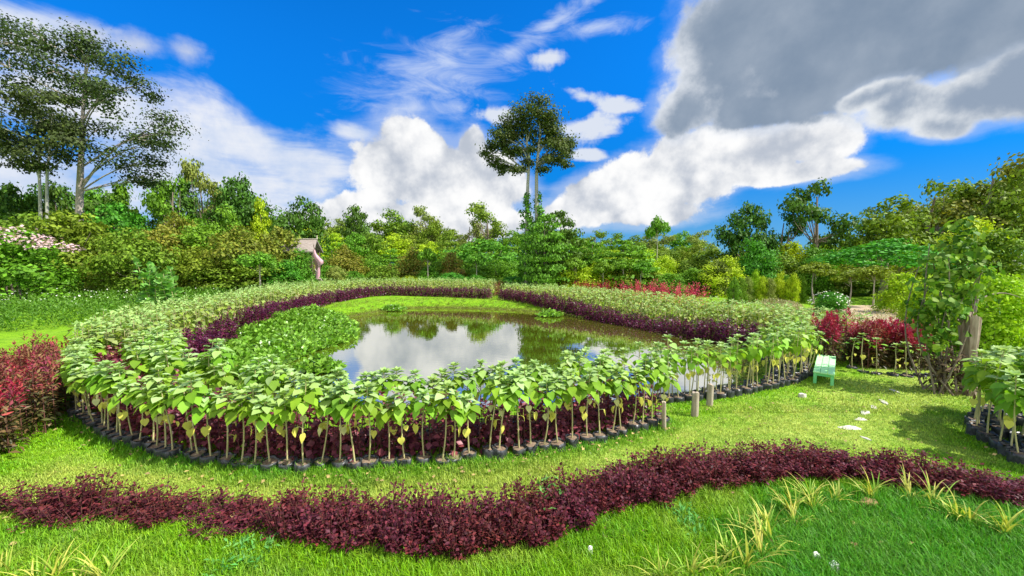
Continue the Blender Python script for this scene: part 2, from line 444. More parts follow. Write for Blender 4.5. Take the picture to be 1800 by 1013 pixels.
# ground turf
gm2, t = newmat('ground_turf')
tc = t.n('ShaderNodeTexCoord').outputs['Object']
at = t.n('ShaderNodeAttribute', attribute_name='dry')
mud = t.n('ShaderNodeAttribute', attribute_name='mud')
n1 = t.noise(tc, 0.6, 6, 0.6)
n2 = t.noise(tc, 22, 4, 0.7)
n3 = t.noise(t.vmap(tc, scale=(1, 1, 1)), 70, 3, 0.7)
n4 = t.noise(tc, 2.6, 6, 0.68)
g0 = t.mix(t.ss(n1, 0.35, 0.65), (0.150, 0.320, 0.006), (0.215, 0.390, 0.012))
g0 = t.mix(t.m('MULTIPLY', at.outputs['Fac'], 0.9), g0, (0.38, 0.44, 0.090))
g0 = t.mix(t.m('MULTIPLY', t.ss(n4, 0.42, 0.66), 0.75), g0, (0.080, 0.205, 0.008))
g0 = t.mix(t.ss(n2, 0.45, 0.8), g0, (0.100, 0.250, 0.008))
g0 = t.mix(t.m('MULTIPLY', t.ss(n3, 0.5, 0.75), 0.35), g0, (0.24, 0.36, 0.05))
g0 = t.mix(mud.outputs['Fac'], g0, (0.085, 0.080, 0.018))
pb = t.n('ShaderNodeBsdfPrincipled')
t.put(pb.inputs['Base Color'], g0)
pb.inputs['Roughness'].default_value = 0.9
pb.inputs['Specular IOR Level'].default_value = 0.1
bp = t.n('ShaderNodeBump')
bp.inputs['Strength'].default_value = 0.8
bp.inputs['Distance'].default_value = 0.05
t.put(bp.inputs['Height'], n2)
t.t.links.new(bp.outputs[0], pb.inputs['Normal'])
o = t.n('ShaderNodeOutputMaterial')
t.t.links.new(pb.outputs[0], o.inputs[0])

# pond water: murky olive body under a mirror-like surface
wm, t = newmat('pond_water')
tc = t.n('ShaderNodeTexCoord').outputs['Object']
n1 = t.noise(t.vmap(tc, scale=(1, 1.6, 1)), 2.2, 3, 0.5)
df = t.n('ShaderNodeBsdfDiffuse')
df.inputs[0].default_value = (0.170, 0.185, 0.012, 1)
gl = t.n('ShaderNodeBsdfGlossy')
gl.inputs['Roughness'].default_value = 0.015
bp = t.n('ShaderNodeBump')
bp.inputs['Strength'].default_value = 0.05
bp.inputs['Distance'].default_value = 0.03
t.put(bp.inputs['Height'], n1)
t.t.links.new(bp.outputs[0], gl.inputs['Normal'])
fr = t.n('ShaderNodeFresnel')
fr.inputs[0].default_value = 1.75
mx = t.n('ShaderNodeMixShader')
t.put(mx.inputs[0], t.m('MINIMUM', t.m('MULTIPLY', fr.outputs[0], 2.2), 0.87))
t.t.links.new(df.outputs[0], mx.inputs[1])
t.t.links.new(gl.outputs[0], mx.inputs[2])
o = t.n('ShaderNodeOutputMaterial')
t.t.links.new(mx.outputs[0], o.inputs[0])


# ------------------------------------------------------------------ mesh helpers
class Geo:
    def __init__(s):
        s.V, s.F, s.n, s.attr = [], [], 0, {}

    def add(s, V, F, mi=0, smooth=True):
        V = np.asarray(V, dtype=np.float32).reshape(-1, 3)
        F = np.asarray(F, dtype=np.int32)
        s.V.append(V)
        s.F.append((F + s.n, mi, smooth))
        s.n += len(V)

    def mesh(s, name, mats, attrs=None):
        me = bpy.data.meshes.new(name)
        V = np.concatenate(s.V)
        nf = sum(len(f) for f, _, _ in s.F)
        loops = np.concatenate([f.ravel() for f, _, _ in s.F])
        tot = np.concatenate([np.full(len(f), f.shape[1], np.int32) for f, _, _ in s.F])
        st = np.concatenate([[0], np.cumsum(tot)[:-1]]).astype(np.int32)
        me.vertices.add(len(V))
        me.vertices.foreach_set('co', V.ravel())
        me.loops.add(len(loops))
        me.loops.foreach_set('vertex_index', loops.astype(np.int32))
        me.polygons.add(nf)
        me.polygons.foreach_set('loop_start', st)
        me.polygons.foreach_set('material_index', np.concatenate([np.full(len(f), mi, np.int32) for f, mi, _ in s.F]))
        me.polygons.foreach_set('use_smooth', np.concatenate([np.full(len(f), sm, bool) for f, _, sm in s.F]))
        for m in mats:
            me.materials.append(MATS[m] if isinstance(m, str) else m)
        for k, a in (attrs or {}).items():
            at_ = me.attributes.new(k, 'FLOAT', 'POINT')
            at_.data.foreach_set('value', np.asarray(a, np.float32))
        me.update(calc_edges=True)
        return me


def obj(name, me, parent=None, loc=(0, 0, 0), rz=0, sc=None, mat=None):
    o = bpy.data.objects.new(name, me)
    COL.objects.link(o)
    if parent is not None:
        o.parent = parent
    o.location = loc
    o.rotation_euler = (0, 0, rz)
    if sc is not None:
        o.scale = sc if hasattr(sc, '__len__') else (sc,) * 3
    if mat is not None:
        o.material_slots[0].link = 'OBJECT'
        o.material_slots[0].material = mat
    return o


def tag(o, label, cat, group=None, kind=None):
    if label:
        o['label'] = label
    if cat:
        o['category'] = cat
    if group:
        o['group'] = group
    if kind:
        o['kind'] = kind
    return o


def thing(name, label, cat, loc=(0, 0, 0), rz=0, group=None, sc=None):
    return tag(obj(name, None, None, tuple(float(v) for v in loc), rz, sc), label, cat, group)


def struct(name, me):
    o = obj(name, me)
    o['kind'] = 'structure'
    return o


def unit(v):
    v = np.asarray(v, float)
    return v / np.maximum(np.linalg.norm(v, axis=-1, keepdims=True), 1e-9)


def frames(axis, normal):
    """(N,3,3) matrices whose columns are side, axis, normal"""
    a = unit(axis)
    s_ = unit(np.cross(a, normal))
    n_ = np.cross(s_, a)
    return np.stack([s_, a, n_], axis=2)


def scatter(TV, TF, M, T, sc):
    sc = np.asarray(sc, float).reshape(-1, 1, 1) if np.ndim(sc) else sc
    V = np.einsum('nij,kj->nki', M, TV) * sc + T[:, None, :]
    n = len(T)
    Fc = TF[None] + (np.arange(n) * len(TV))[:, None, None]
    return V.reshape(-1, 3), Fc.reshape(-1, TF.shape[1])


def tri(fl):
    return np.array(fl, np.int32)


LEAF_V = np.array([[0, 0, 0], [.30, .45, .07], [0, 1, -.12], [-.30, .45, .07], [0, .5, -.02]], float)
LEAF_F = tri([[0, 1, 4], [1, 2, 4], [0, 4, 3], [4, 2, 3]])
SLIM_V = LEAF_V * np.array([.55, 1, 1])
RND_V = LEAF_V * np.array([1.35, 1, 1.2])
CARD_V = np.array([[0, 0, 0], [.34, .5, .06], [0, 1, -.1], [-.34, .5, .06]], float)
CARD_F = tri([[0, 1, 2], [0, 2, 3]])
HEART_V = np.array([[0, 0, 0], [.24, -.12, -.03], [.45, .08, -.02], [.46, .36, .0], [.28, .70, -.08], [0, 1.05, -.24],
                    [-.28, .70, -.08], [-.46, .36, .0], [-.45, .08, -.02], [-.24, -.12, -.03], [0, .34, -.07], [0, .70, -.14]], float)
HEART_F = tri([[0, 1, 2], [0, 2, 10], [10, 2, 3], [10, 3, 4], [10, 4, 11], [11, 4, 5],
               [0, 8, 9], [0, 10, 8], [10, 7, 8], [10, 6, 7], [10, 11, 6], [11, 5, 6]])


def rdir(n):
    return unit(rng.normal(size=(n, 3)))


def tube(g, pts, rad, sides=6, mi=0, cap=True):
    pts = np.asarray(pts, float)
    n = len(pts)
    rad = np.broadcast_to(np.asarray(rad, float), (n,))
    tang = unit(np.gradient(pts, axis=0))
    ref = np.array([1., 0, 0]) if abs(tang[0][0]) < 0.8 else np.array([0, 1., 0])
    s_ = unit(np.cross(tang, ref))
    u_ = np.cross(tang, s_)
    th = np.arange(sides) * 2 * pi / sides
    V = pts[:, None] + rad[:, None, None] * (np.cos(th)[None, :, None] * s_[:, None] + np.sin(th)[None, :, None] * u_[:, None])
    i, j = np.meshgrid(np.arange(n - 1), np.arange(sides), indexing='ij')
    a = i * sides + j
    b = i * sides + (j + 1) % sides
    Fq = np.stack([a, b, b + sides, a + sides], -1).reshape(-1, 4)
    g.add(V.reshape(-1, 3), Fq, mi)
    if cap:
        g.add(np.concatenate([V[-1], pts[-1:]]), [[k, (k + 1) % sides, sides] for k in range(sides)], mi)


def curve(a, b, bend=0.1, n=6, sag=0.0):
    a, b = np.asarray(a, float), np.asarray(b, float)
    tt = np.linspace(0, 1, n)[:, None]
    p = a + (b - a) * tt
    d = np.linalg.norm(b - a)
    off = rng.normal(size=3) * bend * d
    p += np.sin(tt * pi) * off
    p[:, 2] += (np.sin(tt * pi) * sag * d)[:, 0]
    return p


def box(g, c, s, mi=0, rz=0.0, bev=0.0):
    c, s = np.asarray(c, float), np.asarray(s, float) / 2
    b = min(bev, *(s * 0.8)) if bev else 0
    if b:
        V, idx = [], {}
        for sx in (-1, 1):
            for sy in (-1, 1):
                for sz in (-1, 1):
                    for ax in range(3):
                        v = np.array([sx, sy, sz]) * s
                        for k in range(3):
                            if k != ax:
                                v[k] -= b * (sx, sy, sz)[k]
                        idx[(sx, sy, sz, ax)] = len(V)
                        V.append(v)
        F4, F3 = [], []
        for ax in range(3):
            o1, o2 = [k for k in range(3) if k != ax]
            for sg in (-1, 1):
                q = []
                for (p1, p2) in ((-1, -1), (1, -1), (1, 1), (-1, 1)):
                    t_ = [0, 0, 0]
                    t_[ax], t_[o1], t_[o2] = sg, p1, p2
                    q.append(idx[(*t_, ax)])
                F4.append(q)
        for ax in range(3):
            o1, o2 = [k for k in range(3) if k != ax]
            for p1 in (-1, 1):
                for p2 in (-1, 1):
                    q = []
                    for (sg, f) in ((-1, o1), (1, o1), (1, o2), (-1, o2)):
                        t_ = [0, 0, 0]
                        t_[ax], t_[o1], t_[o2] = sg, p1, p2
                        q.append(idx[(*t_, f)])
                    F4.append(q)
        for sx in (-1, 1):
            for sy in (-1, 1):
                for sz in (-1, 1):
                    F3.append([idx[(sx, sy, sz, k)] for k in range(3)])
        V = np.array(V)
    else:
        V = np.array([[x, y, z] for x in (-1, 1) for y in (-1, 1) for z in (-1, 1)]) * s
        F4 = [[0, 1, 3, 2], [4, 6, 7, 5], [0, 4, 5, 1], [2, 3, 7, 6], [0, 2, 6, 4], [1, 5, 7, 3]]
        F3 = None
    if rz:
        ca, sa = cos(rz), sin(rz)
        V = V @ np.array([[ca, sa, 0], [-sa, ca, 0], [0, 0, 1]])
    n0 = g.n
    g.add(V + c, F4, mi, False)
    if F3:
        g.F.append((np.array(F3, np.int32) + n0, mi, False))


def resample(pts, step=None, n=None):
    pts = np.asarray(pts, float)
    # catmull-rom smoothing, then even steps
    q = np.vstack([2 * pts[0] - pts[1], pts, 2 * pts[-1] - pts[-2]])
    out = []
    for i in range(1, len(q) - 2):
        for tt in np.linspace(0, 1, 12, endpoint=False):
            a, b, c_, d = q[i - 1], q[i], q[i + 1], q[i + 2]
            out.append(0.5 * (2 * b + (c_ - a) * tt + (2 * a - 5 * b + 4 * c_ - d) * tt ** 2 + (3 * b - a - 3 * c_ + d) * tt ** 3))
    out.append(pts[-1])
    out = np.array(out)
    s_ = np.concatenate([[0], np.cumsum(np.linalg.norm(np.diff(out, axis=0), axis=1))])
    k = n or max(2, int(s_[-1] / step) + 1)
    u = np.linspace(0, s_[-1], k)
    return np.stack([np.interp(u, s_, out[:, j]) for j in range(out.shape[1])], 1)


def offset(path, d, towards):
    """shift a 2-D path sideways by d towards the side where the point lies"""
    tg = unit(np.gradient(path, axis=0))
    nn = np.stack([-tg[:, 1], tg[:, 0]], 1)
    sgn = np.sign(np.sum(nn * (np.asarray(towards) - path), 1, keepdims=True))
    return path + nn * sgn * d


def seg_dist(pts, poly, closed=False):
    """distance of (N,2) points to a polyline"""
    best = np.full(len(pts), 1e9)
    m = len(poly)
    for i in range(m if closed else m - 1):
        a, b = poly[i], poly[(i + 1) % m]
        ab = b - a
        tt = np.clip(((pts - a) @ ab) / max(ab @ ab, 1e-9), 0, 1)
        best = np.minimum(best, np.linalg.norm(pts - (a + tt[:, None] * ab), axis=1))
    return best


def inside(pts, poly):
    x, y = pts[:, 0], pts[:, 1]
    c_ = np.zeros(len(pts), bool)
    m = len(poly)
    for i in range(m):
        x1, y1 = poly[i]
        x2, y2 = poly[(i + 1) % m]
        hit = ((y1 > y) != (y2 > y)) & (x < (x2 - x1) * (y - y1) / (y2 - y1 + 1e-12) + x1)
        c_ ^= hit
    return c_


def vnoise(p, f, seed=0):
    """cheap smooth value noise on (N,2)"""
    r = np.random.default_rng(seed)
    tab = r.random((64, 64))
    q = np.asarray(p) * f
    i = np.floor(q).astype(int)
    u = q - i
    u = u * u * (3 - 2 * u)
    g = lambda a, b: tab[a % 64, b % 64]
    return (g(i[:, 0], i[:, 1]) * (1 - u[:, 0]) + g(i[:, 0] + 1, i[:, 1]) * u[:, 0]) * (1 - u[:, 1]) + \
           (g(i[:, 0], i[:, 1] + 1) * (1 - u[:, 0]) + g(i[:, 0] + 1, i[:, 1] + 1) * u[:, 0]) * u[:, 1]


# ------------------------------------------------------------------ layout (metres; camera stands at the origin looking along +Y)
POND_C = (-2, 22)
WATER_Z = -0.6
POND = resample(np.array([(-14.6, 20), (-14, 26), (-13.4, 32.5), (-10.8, 38.2), (-5, 38.4), (0, 36.8), (5.2, 32.6), (9.6, 27.6), (11.5, 22.6),
                          (10.9, 18.4), (9.2, 15.2), (6, 13.4), (3, 12.6), (-2, 12.0), (-6.4, 12.5), (-10, 14.6), (-13.2, 17), (-14.6, 20)]), n=70)[:-1]
px2 = lambda L: np.array([G(*p)[:2] for p in L])
FRONT = px2([(1162, 745), (1100, 763), (1000, 785), (850, 808), (700, 822), (550, 828), (430, 825), (300, 800), (200, 770), (150, 735)])
FRONT = np.vstack([FRONT, [(-13.0, 11.4), (-14.2, 13.2)]])
RIGHT = np.vstack([px2([(1175, 703), (1260, 697), (1330, 685), (1410, 665)]), [(11.6, 15), (12.5, 17.0)]])
OUTL = np.array([(-14.6, 12.6), (-17.2, 16.2), (-19.5, 20.5), (-20.8, 26.5), (-23.4, 36), (-24.5, 42), (-23.0, 49), (-18, 53.5), (-10, 52.5), (-2.2, 50)])
INL = np.array([(-13.3, 13.6), (-15.0, 16.8), (-16.6, 22), (-17.6, 28), (-18.3, 36), (-18.2, 41), (-17.0, 46), (-13.6, 47.2), (-8, 45.6), (-2.2, 43)])
OUTR = np.array([(-0.4, 49), (6, 42), (11, 33), (14.5, 25.5), (16.3, 21), (16.2, 17.5)])
INR = np.array([(-1.0, 42.6), (5.1, 34.8), (9.6, 26.9), (12.2, 22.4), (13.2, 19.5), (13.0, 17.5)])
HEDGE = px2([(-60, 925), (0, 925), (100, 932), (200, 925), (330, 928), (420, 948), (550, 958), (700, 972), (850, 978), (950, 955), (1050, 912), (1150, 880),
             (1250, 862), (1350, 850), (1450, 845), (1550, 850), (1650, 868), (1750, 888), (1820, 902)])
TRACK = px2([(1720, 650), (1590, 695), (1480, 745), (1340, 780), (1150, 810), (950, 845), (700, 865), (400, 860), (100, 850)])


def height(p):
    p = np.asarray(p, float).reshape(-1, 2)
    d = seg_dist(p, POND, True)
    ins = inside(p, POND)
    s_ = np.clip(d / 2.6, 0, 1)
    s_ = s_ * s_ * (3 - 2 * s_)
    h = np.where(ins, WATER_Z - 0.55 * np.clip(d / 1.5, 0, 1), WATER_Z * (1 - s_))
    return h


def dryness(p):
    d = seg_dist(p, TRACK)
    wd = 0.9 + 0.7 * np.clip((p[:, 0] + 2) / 8, 0, 1)
    n_ = vnoise(p, 1.7, 1) * 0.6 + vnoise(p, 5, 2) * 0.4
    d1 = np.clip(1.45 - d / wd + (n_ - 0.5) * 1.1, 0, 1)
    return np.clip(d1 * 0.85 + (n_ - 0.45) * 0.5, 0, 1)


# ground: one sheet out to the horizon, hollowed for the pond
xs = np.concatenate([[-1500, -500, -200, -100], np.arange(-60, 60.01, 0.4), [100, 200, 500, 1500]])
ys = np.concatenate([[-400, -100, -30], np.arange(-6, 66.01, 0.4), [100, 200, 500, 1500]])
XX, YY = np.meshgrid(xs, ys)
gp = np.stack([XX.ravel(), YY.ravel()], 1)
gh = height(gp)
near = (np.abs(gp[:, 0]) < 59) & (np.abs(gp[:, 1]) < 64)
gh += np.where(near & (gh > -0.02), (vnoise(gp, 0.5, 5) - 0.5) * 0.05, 0)
nx, ny = len(xs), len(ys)
ii, jj = np.meshgrid(np.arange(ny - 1), np.arange(nx - 1), indexing='ij')
q0 = ii * nx + jj
gg = Geo()
gg.add(np.column_stack([gp, gh]), np.stack([q0, q0 + 1, q0 + nx + 1, q0 + nx], -1).reshape(-1, 4))
mudv = np.clip((WATER_Z + 0.16 - gh) / 0.12, 0, 1)
struct('ground', gg.mesh('ground', ['ground_turf'], {'dry': dryness(gp), 'mud': mudv}))

# pond water sheet
wp = offset(np.vstack([POND, POND[:1]]), -0.8, POND_C)[:-1]
gw = Geo()
cw = POND.mean(0)
gw.add(np.vstack([np.column_stack([wp, np.full(len(wp), WATER_Z)]), [[*cw, WATER_Z]]]),
       [[k, (k + 1) % len(wp), len(wp)] for k in range(len(wp))])
struct('pond_water', gw.mesh('pond_water', ['pond_water']))

# bare soil field on the right behind the beds
sf = px2([(1395, 546), (1480, 538), (1540, 537), (1612, 547), (1640, 575), (1640, 612), (1560, 606), (1470, 588), (1400, 572)])
gs = Geo()
gs.add(np.vstack([np.column_stack([sf, np.full(len(sf), 0.035)]), [[*sf.mean(0), 0.05]]]), [[k, (k + 1) % len(sf), len(sf)] for k in range(len(sf))], 0, False)
simple('soil_field', (0.30, 0.22, 0.13), (0.50, 0.40, 0.27), 3, 0.95, (1, 1, 1), 0.8)
struct('soil_field', gs.mesh('soil_field', ['soil_field']))


# ------------------------------------------------------------------ plants: builders
def heart_leaves(g, base, axis, size, mi=0, nrm=None):
    base, axis = np.asarray(base), np.asarray(axis)
    nr = np.tile([0, 0, 1.], (len(base), 1)) + rng.normal(size=(len(base), 3)) * 0.15 if nrm is None else nrm
    V, Fc = scatter(HEART_V, HEART_F, frames(axis, nr), base, size)
    g.add(V, Fc, mi)


def sunflower_meshes(seed, H, n=21, k_=0.80, lo=0.55):
    """stem, leaves, yellow leaves of one sunflower of height H growing from soil at 0.32"""
    global rng
    keep, rng = rng, np.random.default_rng(seed)
    lean = rng.normal(size=2) * 0.05
    top = np.array([lean[0], lean[1], H - 0.05])
    zs = np.linspace(0.30, H - 0.05, 8)
    u = (zs - 0.3) / (H - 0.35)
    wob = rng.normal(size=2) * 0.02
    path = np.column_stack([lean[0] * u + wob[0] * np.sin(u * 5), lean[1] * u + wob[1] * np.sin(u * 4), zs])
    gs_ = Geo()
    tube(gs_, path, np.linspace(0.017, 0.009, 8), 6)
    gl_ = Geo()
    gy = Geo()
    az = rng.random() * 7 + np.arange(n) * 2.4 + rng.normal(size=n) * 0.25
    fr = np.linspace(lo, 0.97, n)
    zz = 0.3 + (H - 0.35) * fr
    bx = np.interp(zz, zs, path[:, 0])
    by = np.interp(zz, zs, path[:, 1])
    plen = np.interp(fr, [0.5, 0.8, 0.97], [0.20, 0.17, 0.04]) * rng.uniform(.8, 1.2, n)
    out = np.column_stack([np.cos(az), np.sin(az), np.zeros(n)])
    b0 = np.column_stack([bx, by, zz])
    b1 = b0 + out * plen[:, None] + np.array([0, 0, 1]) * (plen * 0.45)[:, None]
    pitch = np.interp(fr, [0.5, 0.68, 0.85, 0.97], [-1.35, -0.85, -0.25, 0.25]) + rng.normal(size=n) * 0.22
    ax = out * np.cos(pitch)[:, None] + np.array([0, 0, 1]) * np.sin(pitch)[:, None]
    size = np.interp(fr, [0.5, 0.62, 0.85, 0.97], [0.22, 0.29, 0.27, 0.15]) * rng.uniform(.8, 1.15, n) * k_
    nr = np.array([0, 0, 1.]) + out * 0.25 + rng.normal(size=(n, 3)) * 0.2
    topm = fr > 0.84
    heart_leaves(gl_, b1[~topm], ax[~topm], size[~topm], 0, nr[~topm])
    heart_leaves(gl_, b1[topm], ax[topm], size[topm], 1, nr[topm])
    for k in range(n):
        tube(gl_, [b0[k], (b0[k] + b1[k]) / 2 + [0, 0, .01], b1[k]], 0.006, 4, 0, False)
    # crown cluster round the bud
    m = 8
    a2 = np.arange(m) * 2.4
    o2 = np.column_stack([np.cos(a2), np.sin(a2), np.zeros(m)])
    p2 = np.linspace(0.25, 1.15, m)
    heart_leaves(gl_, np.tile(top, (m, 1)) + o2 * 0.02, o2 * np.cos(p2)[:, None] + np.array([0, 0, 1]) * np.sin(p2)[:, None],
                 np.linspace(0.17, 0.09, m), 1, np.array([0, 0, 1.]) - o2 * 0.4)
    # yellowing lower leaves
    m = int(rng.integers(1, 4))
    a3 = rng.random(m) * 7
    o3 = np.column_stack([np.cos(a3), np.sin(a3), np.zeros(m)])
    z3 = 0.3 + (H - 0.35) * rng.uniform(0.36, 0.54, m)
    b3 = np.column_stack([np.interp(z3, zs, path[:, 0]), np.interp(z3, zs, path[:, 1]), z3])
    e3 = b3 + o3 * 0.13
    p3 = rng.uniform(-1.5, -1.1, m)
    heart_leaves(gy, e3, o3 * np.cos(p3)[:, None] + np.array([0, 0, 1]) * np.sin(p3)[:, None], rng.uniform(.10, .20, m), 0, o3 + rng.normal(size=(m, 3)) * .3)
    for k in range(m):
        tube(gy, [b3[k], (b3[k] + e3[k]) / 2 + [0, 0, .02], e3[k]], 0.005, 4, 0, False)
    rng = keep
    return (gs_.mesh('sunflower_stem', ['stem_tan']), gl_.mesh('sunflower_leaves', ['sun_leaf', 'sun_top']), gy.mesh('sunflower_yellow_leaves', ['sun_yellow']))


def bag_mesh(seed):
    r_ = np.random.default_rng(seed)
    prof = [(0.0, 0.002), (0.12, 0.004), (0.145, 0.05), (0.15, 0.15), (0.152, 0.27), (0.156, 0.335), (0.148, 0.345), (0.140, 0.30)]
    n = 16
    V = []
    for k, (rr_, z) in enumerate(prof):
        for j in range(n):
            th = 2 * pi * j / n
            wr = 1 + (0.08 * sin(3 * th + seed) + 0.05 * sin(7 * th + 2 * seed + k) + r_.normal() * 0.035) * (0.5 + 0.5 * (k > 1))
            V.append((rr_ * wr * cos(th), rr_ * wr * sin(th), z + (r_.normal() * 0.016 if k > 3 else 0)))
    g = Geo()
    Fq = [[k * n + j, k * n + (j + 1) % n, (k + 1) * n + (j + 1) % n, (k + 1) * n + j] for k in range(len(prof) - 1) for j in range(n)]
    g.add(V, Fq)
    s_ = Geo()
    th = np.arange(n) * 2 * pi / n
    ring = np.column_stack([0.139 * np.cos(th), 0.139 * np.sin(th), 0.305 + r_.normal(size=n) * 0.006])
    s_.add(np.vstack([ring, [[0, 0, 0.33]]]), [[k, (k + 1) % n, n] for k in range(n)])
    return g.mesh('grow_bag', ['bag_plastic']), s_.mesh('soil', ['soil'])


SUNF = [sunflower_meshes(100 + i, h) for i, h in enumerate((2.0, 1.9, 2.12, 1.82, 2.05, 1.94, 1.76, 2.2))]
EDGE = [sunflower_meshes(170 + i, h, n_, k_, .66) for i, (h, n_, k_) in enumerate(((1.80, 26, .72), (1.72, 23, .78), (1.84, 27, .68), (1.68, 24, .72), (1.87, 24, .76), (1.76, 27, .66), (1.62, 22, .74), (1.92, 25, .74)))]
THIN = [sunflower_meshes(130 + i, h, 11, .74, .60) for i, h in enumerate((2.0, 1.9, 2.1, 1.8, 1.95))]
BARE = [sunflower_meshes(150 + i, h, 6, .60, .74) for i, h in enumerate((1.9, 1.7, 2.0))]
BAGS = [bag_mesh(i) for i in range(5)]

# where every sunflower stands: (x, y, zone)
spots = []


def row(path, d, step, zone, towards=POND_C, jit=0.07, t0=0.0, t1=1.0):
    p = offset(resample(path, 0.1), d, towards) if d else resample(path, 0.1)
    p = p[int(len(p) * t0):max(2, int(len(p) * t1))]
    for q in resample(p, step):
        spots.append((q[0] + rng.normal() * jit, q[1] + rng.normal() * jit, zone))


row(FRONT, 0.0, 0.32, 'front', jit=0.045)
row(FRONT, 1.22, 0.29, 'front', jit=0.08, t0=0.02, t1=.50)
for d, t0 in ((1.30, .46), (1.65, .60), (2.0, .84)):
    row(FRONT, d, 0.44, 'back', jit=0.10, t0=t0)
row(RIGHT, 0.0, 0.34, 'right', jit=0.03)
row(RIGHT, 0.5, 0.50, 'right', jit=0.08)
row(RIGHT, 1.0, 0.55, 'right', jit=0.1)
row(np.array([(1.6, 10.9), (2.8, 11.1), (4.5, 11.5)]), 0.0, 0.5, 'right')
row(np.array([(2.4, 11.6), (4.7, 12.0)]), 0.0, 0.55, 'right')
SIDE = np.array([G(1800, 818)[:2] + [0.9, -0.5], G(1800, 818)[:2], G(1760, 793)[:2], G(1722, 770)[:2], G(1712, 748)[:2], G(1735, 727)[:2]])
row(SIDE, 0.0, 0.36, 'side', jit=0.03)
for d in (0.45, 0.9, 1.35):
    row(SIDE, d, 0.5, 'side', towards=(14, 9), jit=0.08)
BENCHROW = px2([(1500, 648), (1525, 656), (1575, 661), (1625, 662), (1650, 660)])
row(BENCHROW, 0.0, 0.4, 'bench', towards=(20, 25), jit=0.04)

far_spots = []
for (inn, out_, step) in ((INL, OUTL, 0.5), (INR, OUTR, 0.5)):
    a, b = resample(inn, 0.25), resample(out_, 0.25)
    n = max(len(a), len(b))
    a, b = resample(inn, n=n), resample(out_, n=n)
    for u in np.linspace(0.06, 1.0, 8):
        for q in resample(a + (b - a) * u, step):
            far_spots.append((q[0] + rng.normal() * .12, q[1] + rng.normal() * .12, 1.0 - (0.18 if inn is INR else 0.0)))

lab = {
    'front': ('sunflower plant with bare stem and yellow lower leaf, in the outermost row above purple plants', 'sunflowers in the outer row of the near bed'),
    'back': ('leafy sunflower plant crowded between the low purple plants and the pond water', 'sunflowers in the packed rows before the pond'),
    'right': ('slender sunflower plant in the open row between green bench and wooden stakes', 'sunflowers in the curved row by the stakes'),
    'side': ('sunflower plant in the black-bag bed next to the vine-covered stump', 'sunflowers in the bed by the stump'),
    'bench': ('thin sunflower plant with yellow leaves before the red amaranths behind the bench', 'sunflowers in front of the red amaranths'),
}
spots.sort(key=lambda s_: math.hypot(s_[0], s_[1]))
picked, rest = spots[:300], spots[300:]
for (x, y, zone) in picked:
    l_, g_ = lab[zone]
    src = {'front': EDGE, 'right': THIN, 'bench': BARE}.get(zone, SUNF)
    i = random.randrange(len(src))
    scz = {'front': 1.0, 'back': 0.93, 'right': 0.97, 'side': 1.02, 'bench': 0.82}[zone] * (random.uniform(.93, 1.05) if zone == 'front' else random.uniform(.90, 1.09))
    z = float(height([[x, y]])[0]) - {'front': .14, 'bench': .26}.get(zone, .12)
    t_ = thing('sunflower', l_, 'sunflower', (x, y, z), random.random() * 6.28, g_)
    t_.rotation_euler = (random.gauss(0, .045), random.gauss(0, .045), random.random() * 6.28)
    k = random.randrange(5)
    bag = obj('grow_bag', BAGS[k][0], t_, sc=(random.uniform(.9, 1.15), random.uniform(.9, 1.15), random.uniform(.88, 1.06)))
    obj('soil', BAGS[k][1], bag)
    for nm, me in zip(('stem', 'leaves', 'yellow_leaves'), src[i]):
        obj(nm, me, t_, sc=(1, 1, scz))

# the rest of the ring, too many to single out
gF = Geo()
gF_n = 0
allrest = [(x, y, 1.0) for (x, y, _) in rest] + far_spots
RX = np.array([[x, y] for (x, y, _) in allrest])
RS = np.array([s_ for (_, _, s_) in allrest]) * rng.uniform(.88, 1.08, len(RX))
RZ = height(RX)
NR = len(RX)
Z0 = np.column_stack([RX, RZ])
UP = np.array([0, 0, 1.])


def far_leaves(nl, z0, z1, size0, size1, pitch0, pitch1, rad, mi, tv=RND_V, tf=LEAF_F):
    k = np.tile(np.arange(nl), NR)
    idx = np.repeat(np.arange(NR), nl)
    fr = (k + rng.random(len(k))) / nl
    az = k * 2.4 + np.repeat(rng.random(NR) * 7, nl) + rng.normal(size=len(k)) * .3
    o_ = np.column_stack([np.cos(az), np.sin(az), np.zeros(len(az))])
    z = (z0 + (z1 - z0) * fr) * RS[idx]
    b = Z0[idx] + o_ * (rad * (1 - fr * .5))[:, None] + UP * z[:, None]
    pt = pitch0 + (pitch1 - pitch0) * fr + rng.normal(size=len(k)) * .25
    ax = o_ * np.cos(pt)[:, None] + UP * np.sin(pt)[:, None]
    sz = (size0 + (size1 - size0) * fr) * rng.uniform(.8, 1.2, len(k))
    V, Fc = scatter(tv, tf, frames(ax, UP + o_ * .3 + rng.normal(size=(len(k), 3)) * .25), b, sz)
    gF.add(V, Fc, mi)


far_leaves(10, 0.85, 1.75, .30, .27, -1.2, -.1, .17, 0)
far_leaves(6, 1.72, 1.92, .22, .12, .0, .9, .05, 1)
far_leaves(3, 0.80, 1.25, .17, .20, -1.4, -1.1, .12, 2)
for k in range(NR):
    p0 = Z0[k]
    tube(gF, [p0 + [0, 0, .02], p0 + [rng.normal() * .02, rng.normal() * .02, 1.85 * RS[k]]], [0.018, .01], 3, 3, False)
tag(obj('sunflower_field', gF.mesh('sunflower_field', ['sun_far', 'sun_far_top', 'sun_far_dry', 'stem_tan'])),
    'dense band of sunflower plants circling the far side of the pond', 'sunflower field', kind='stuff')


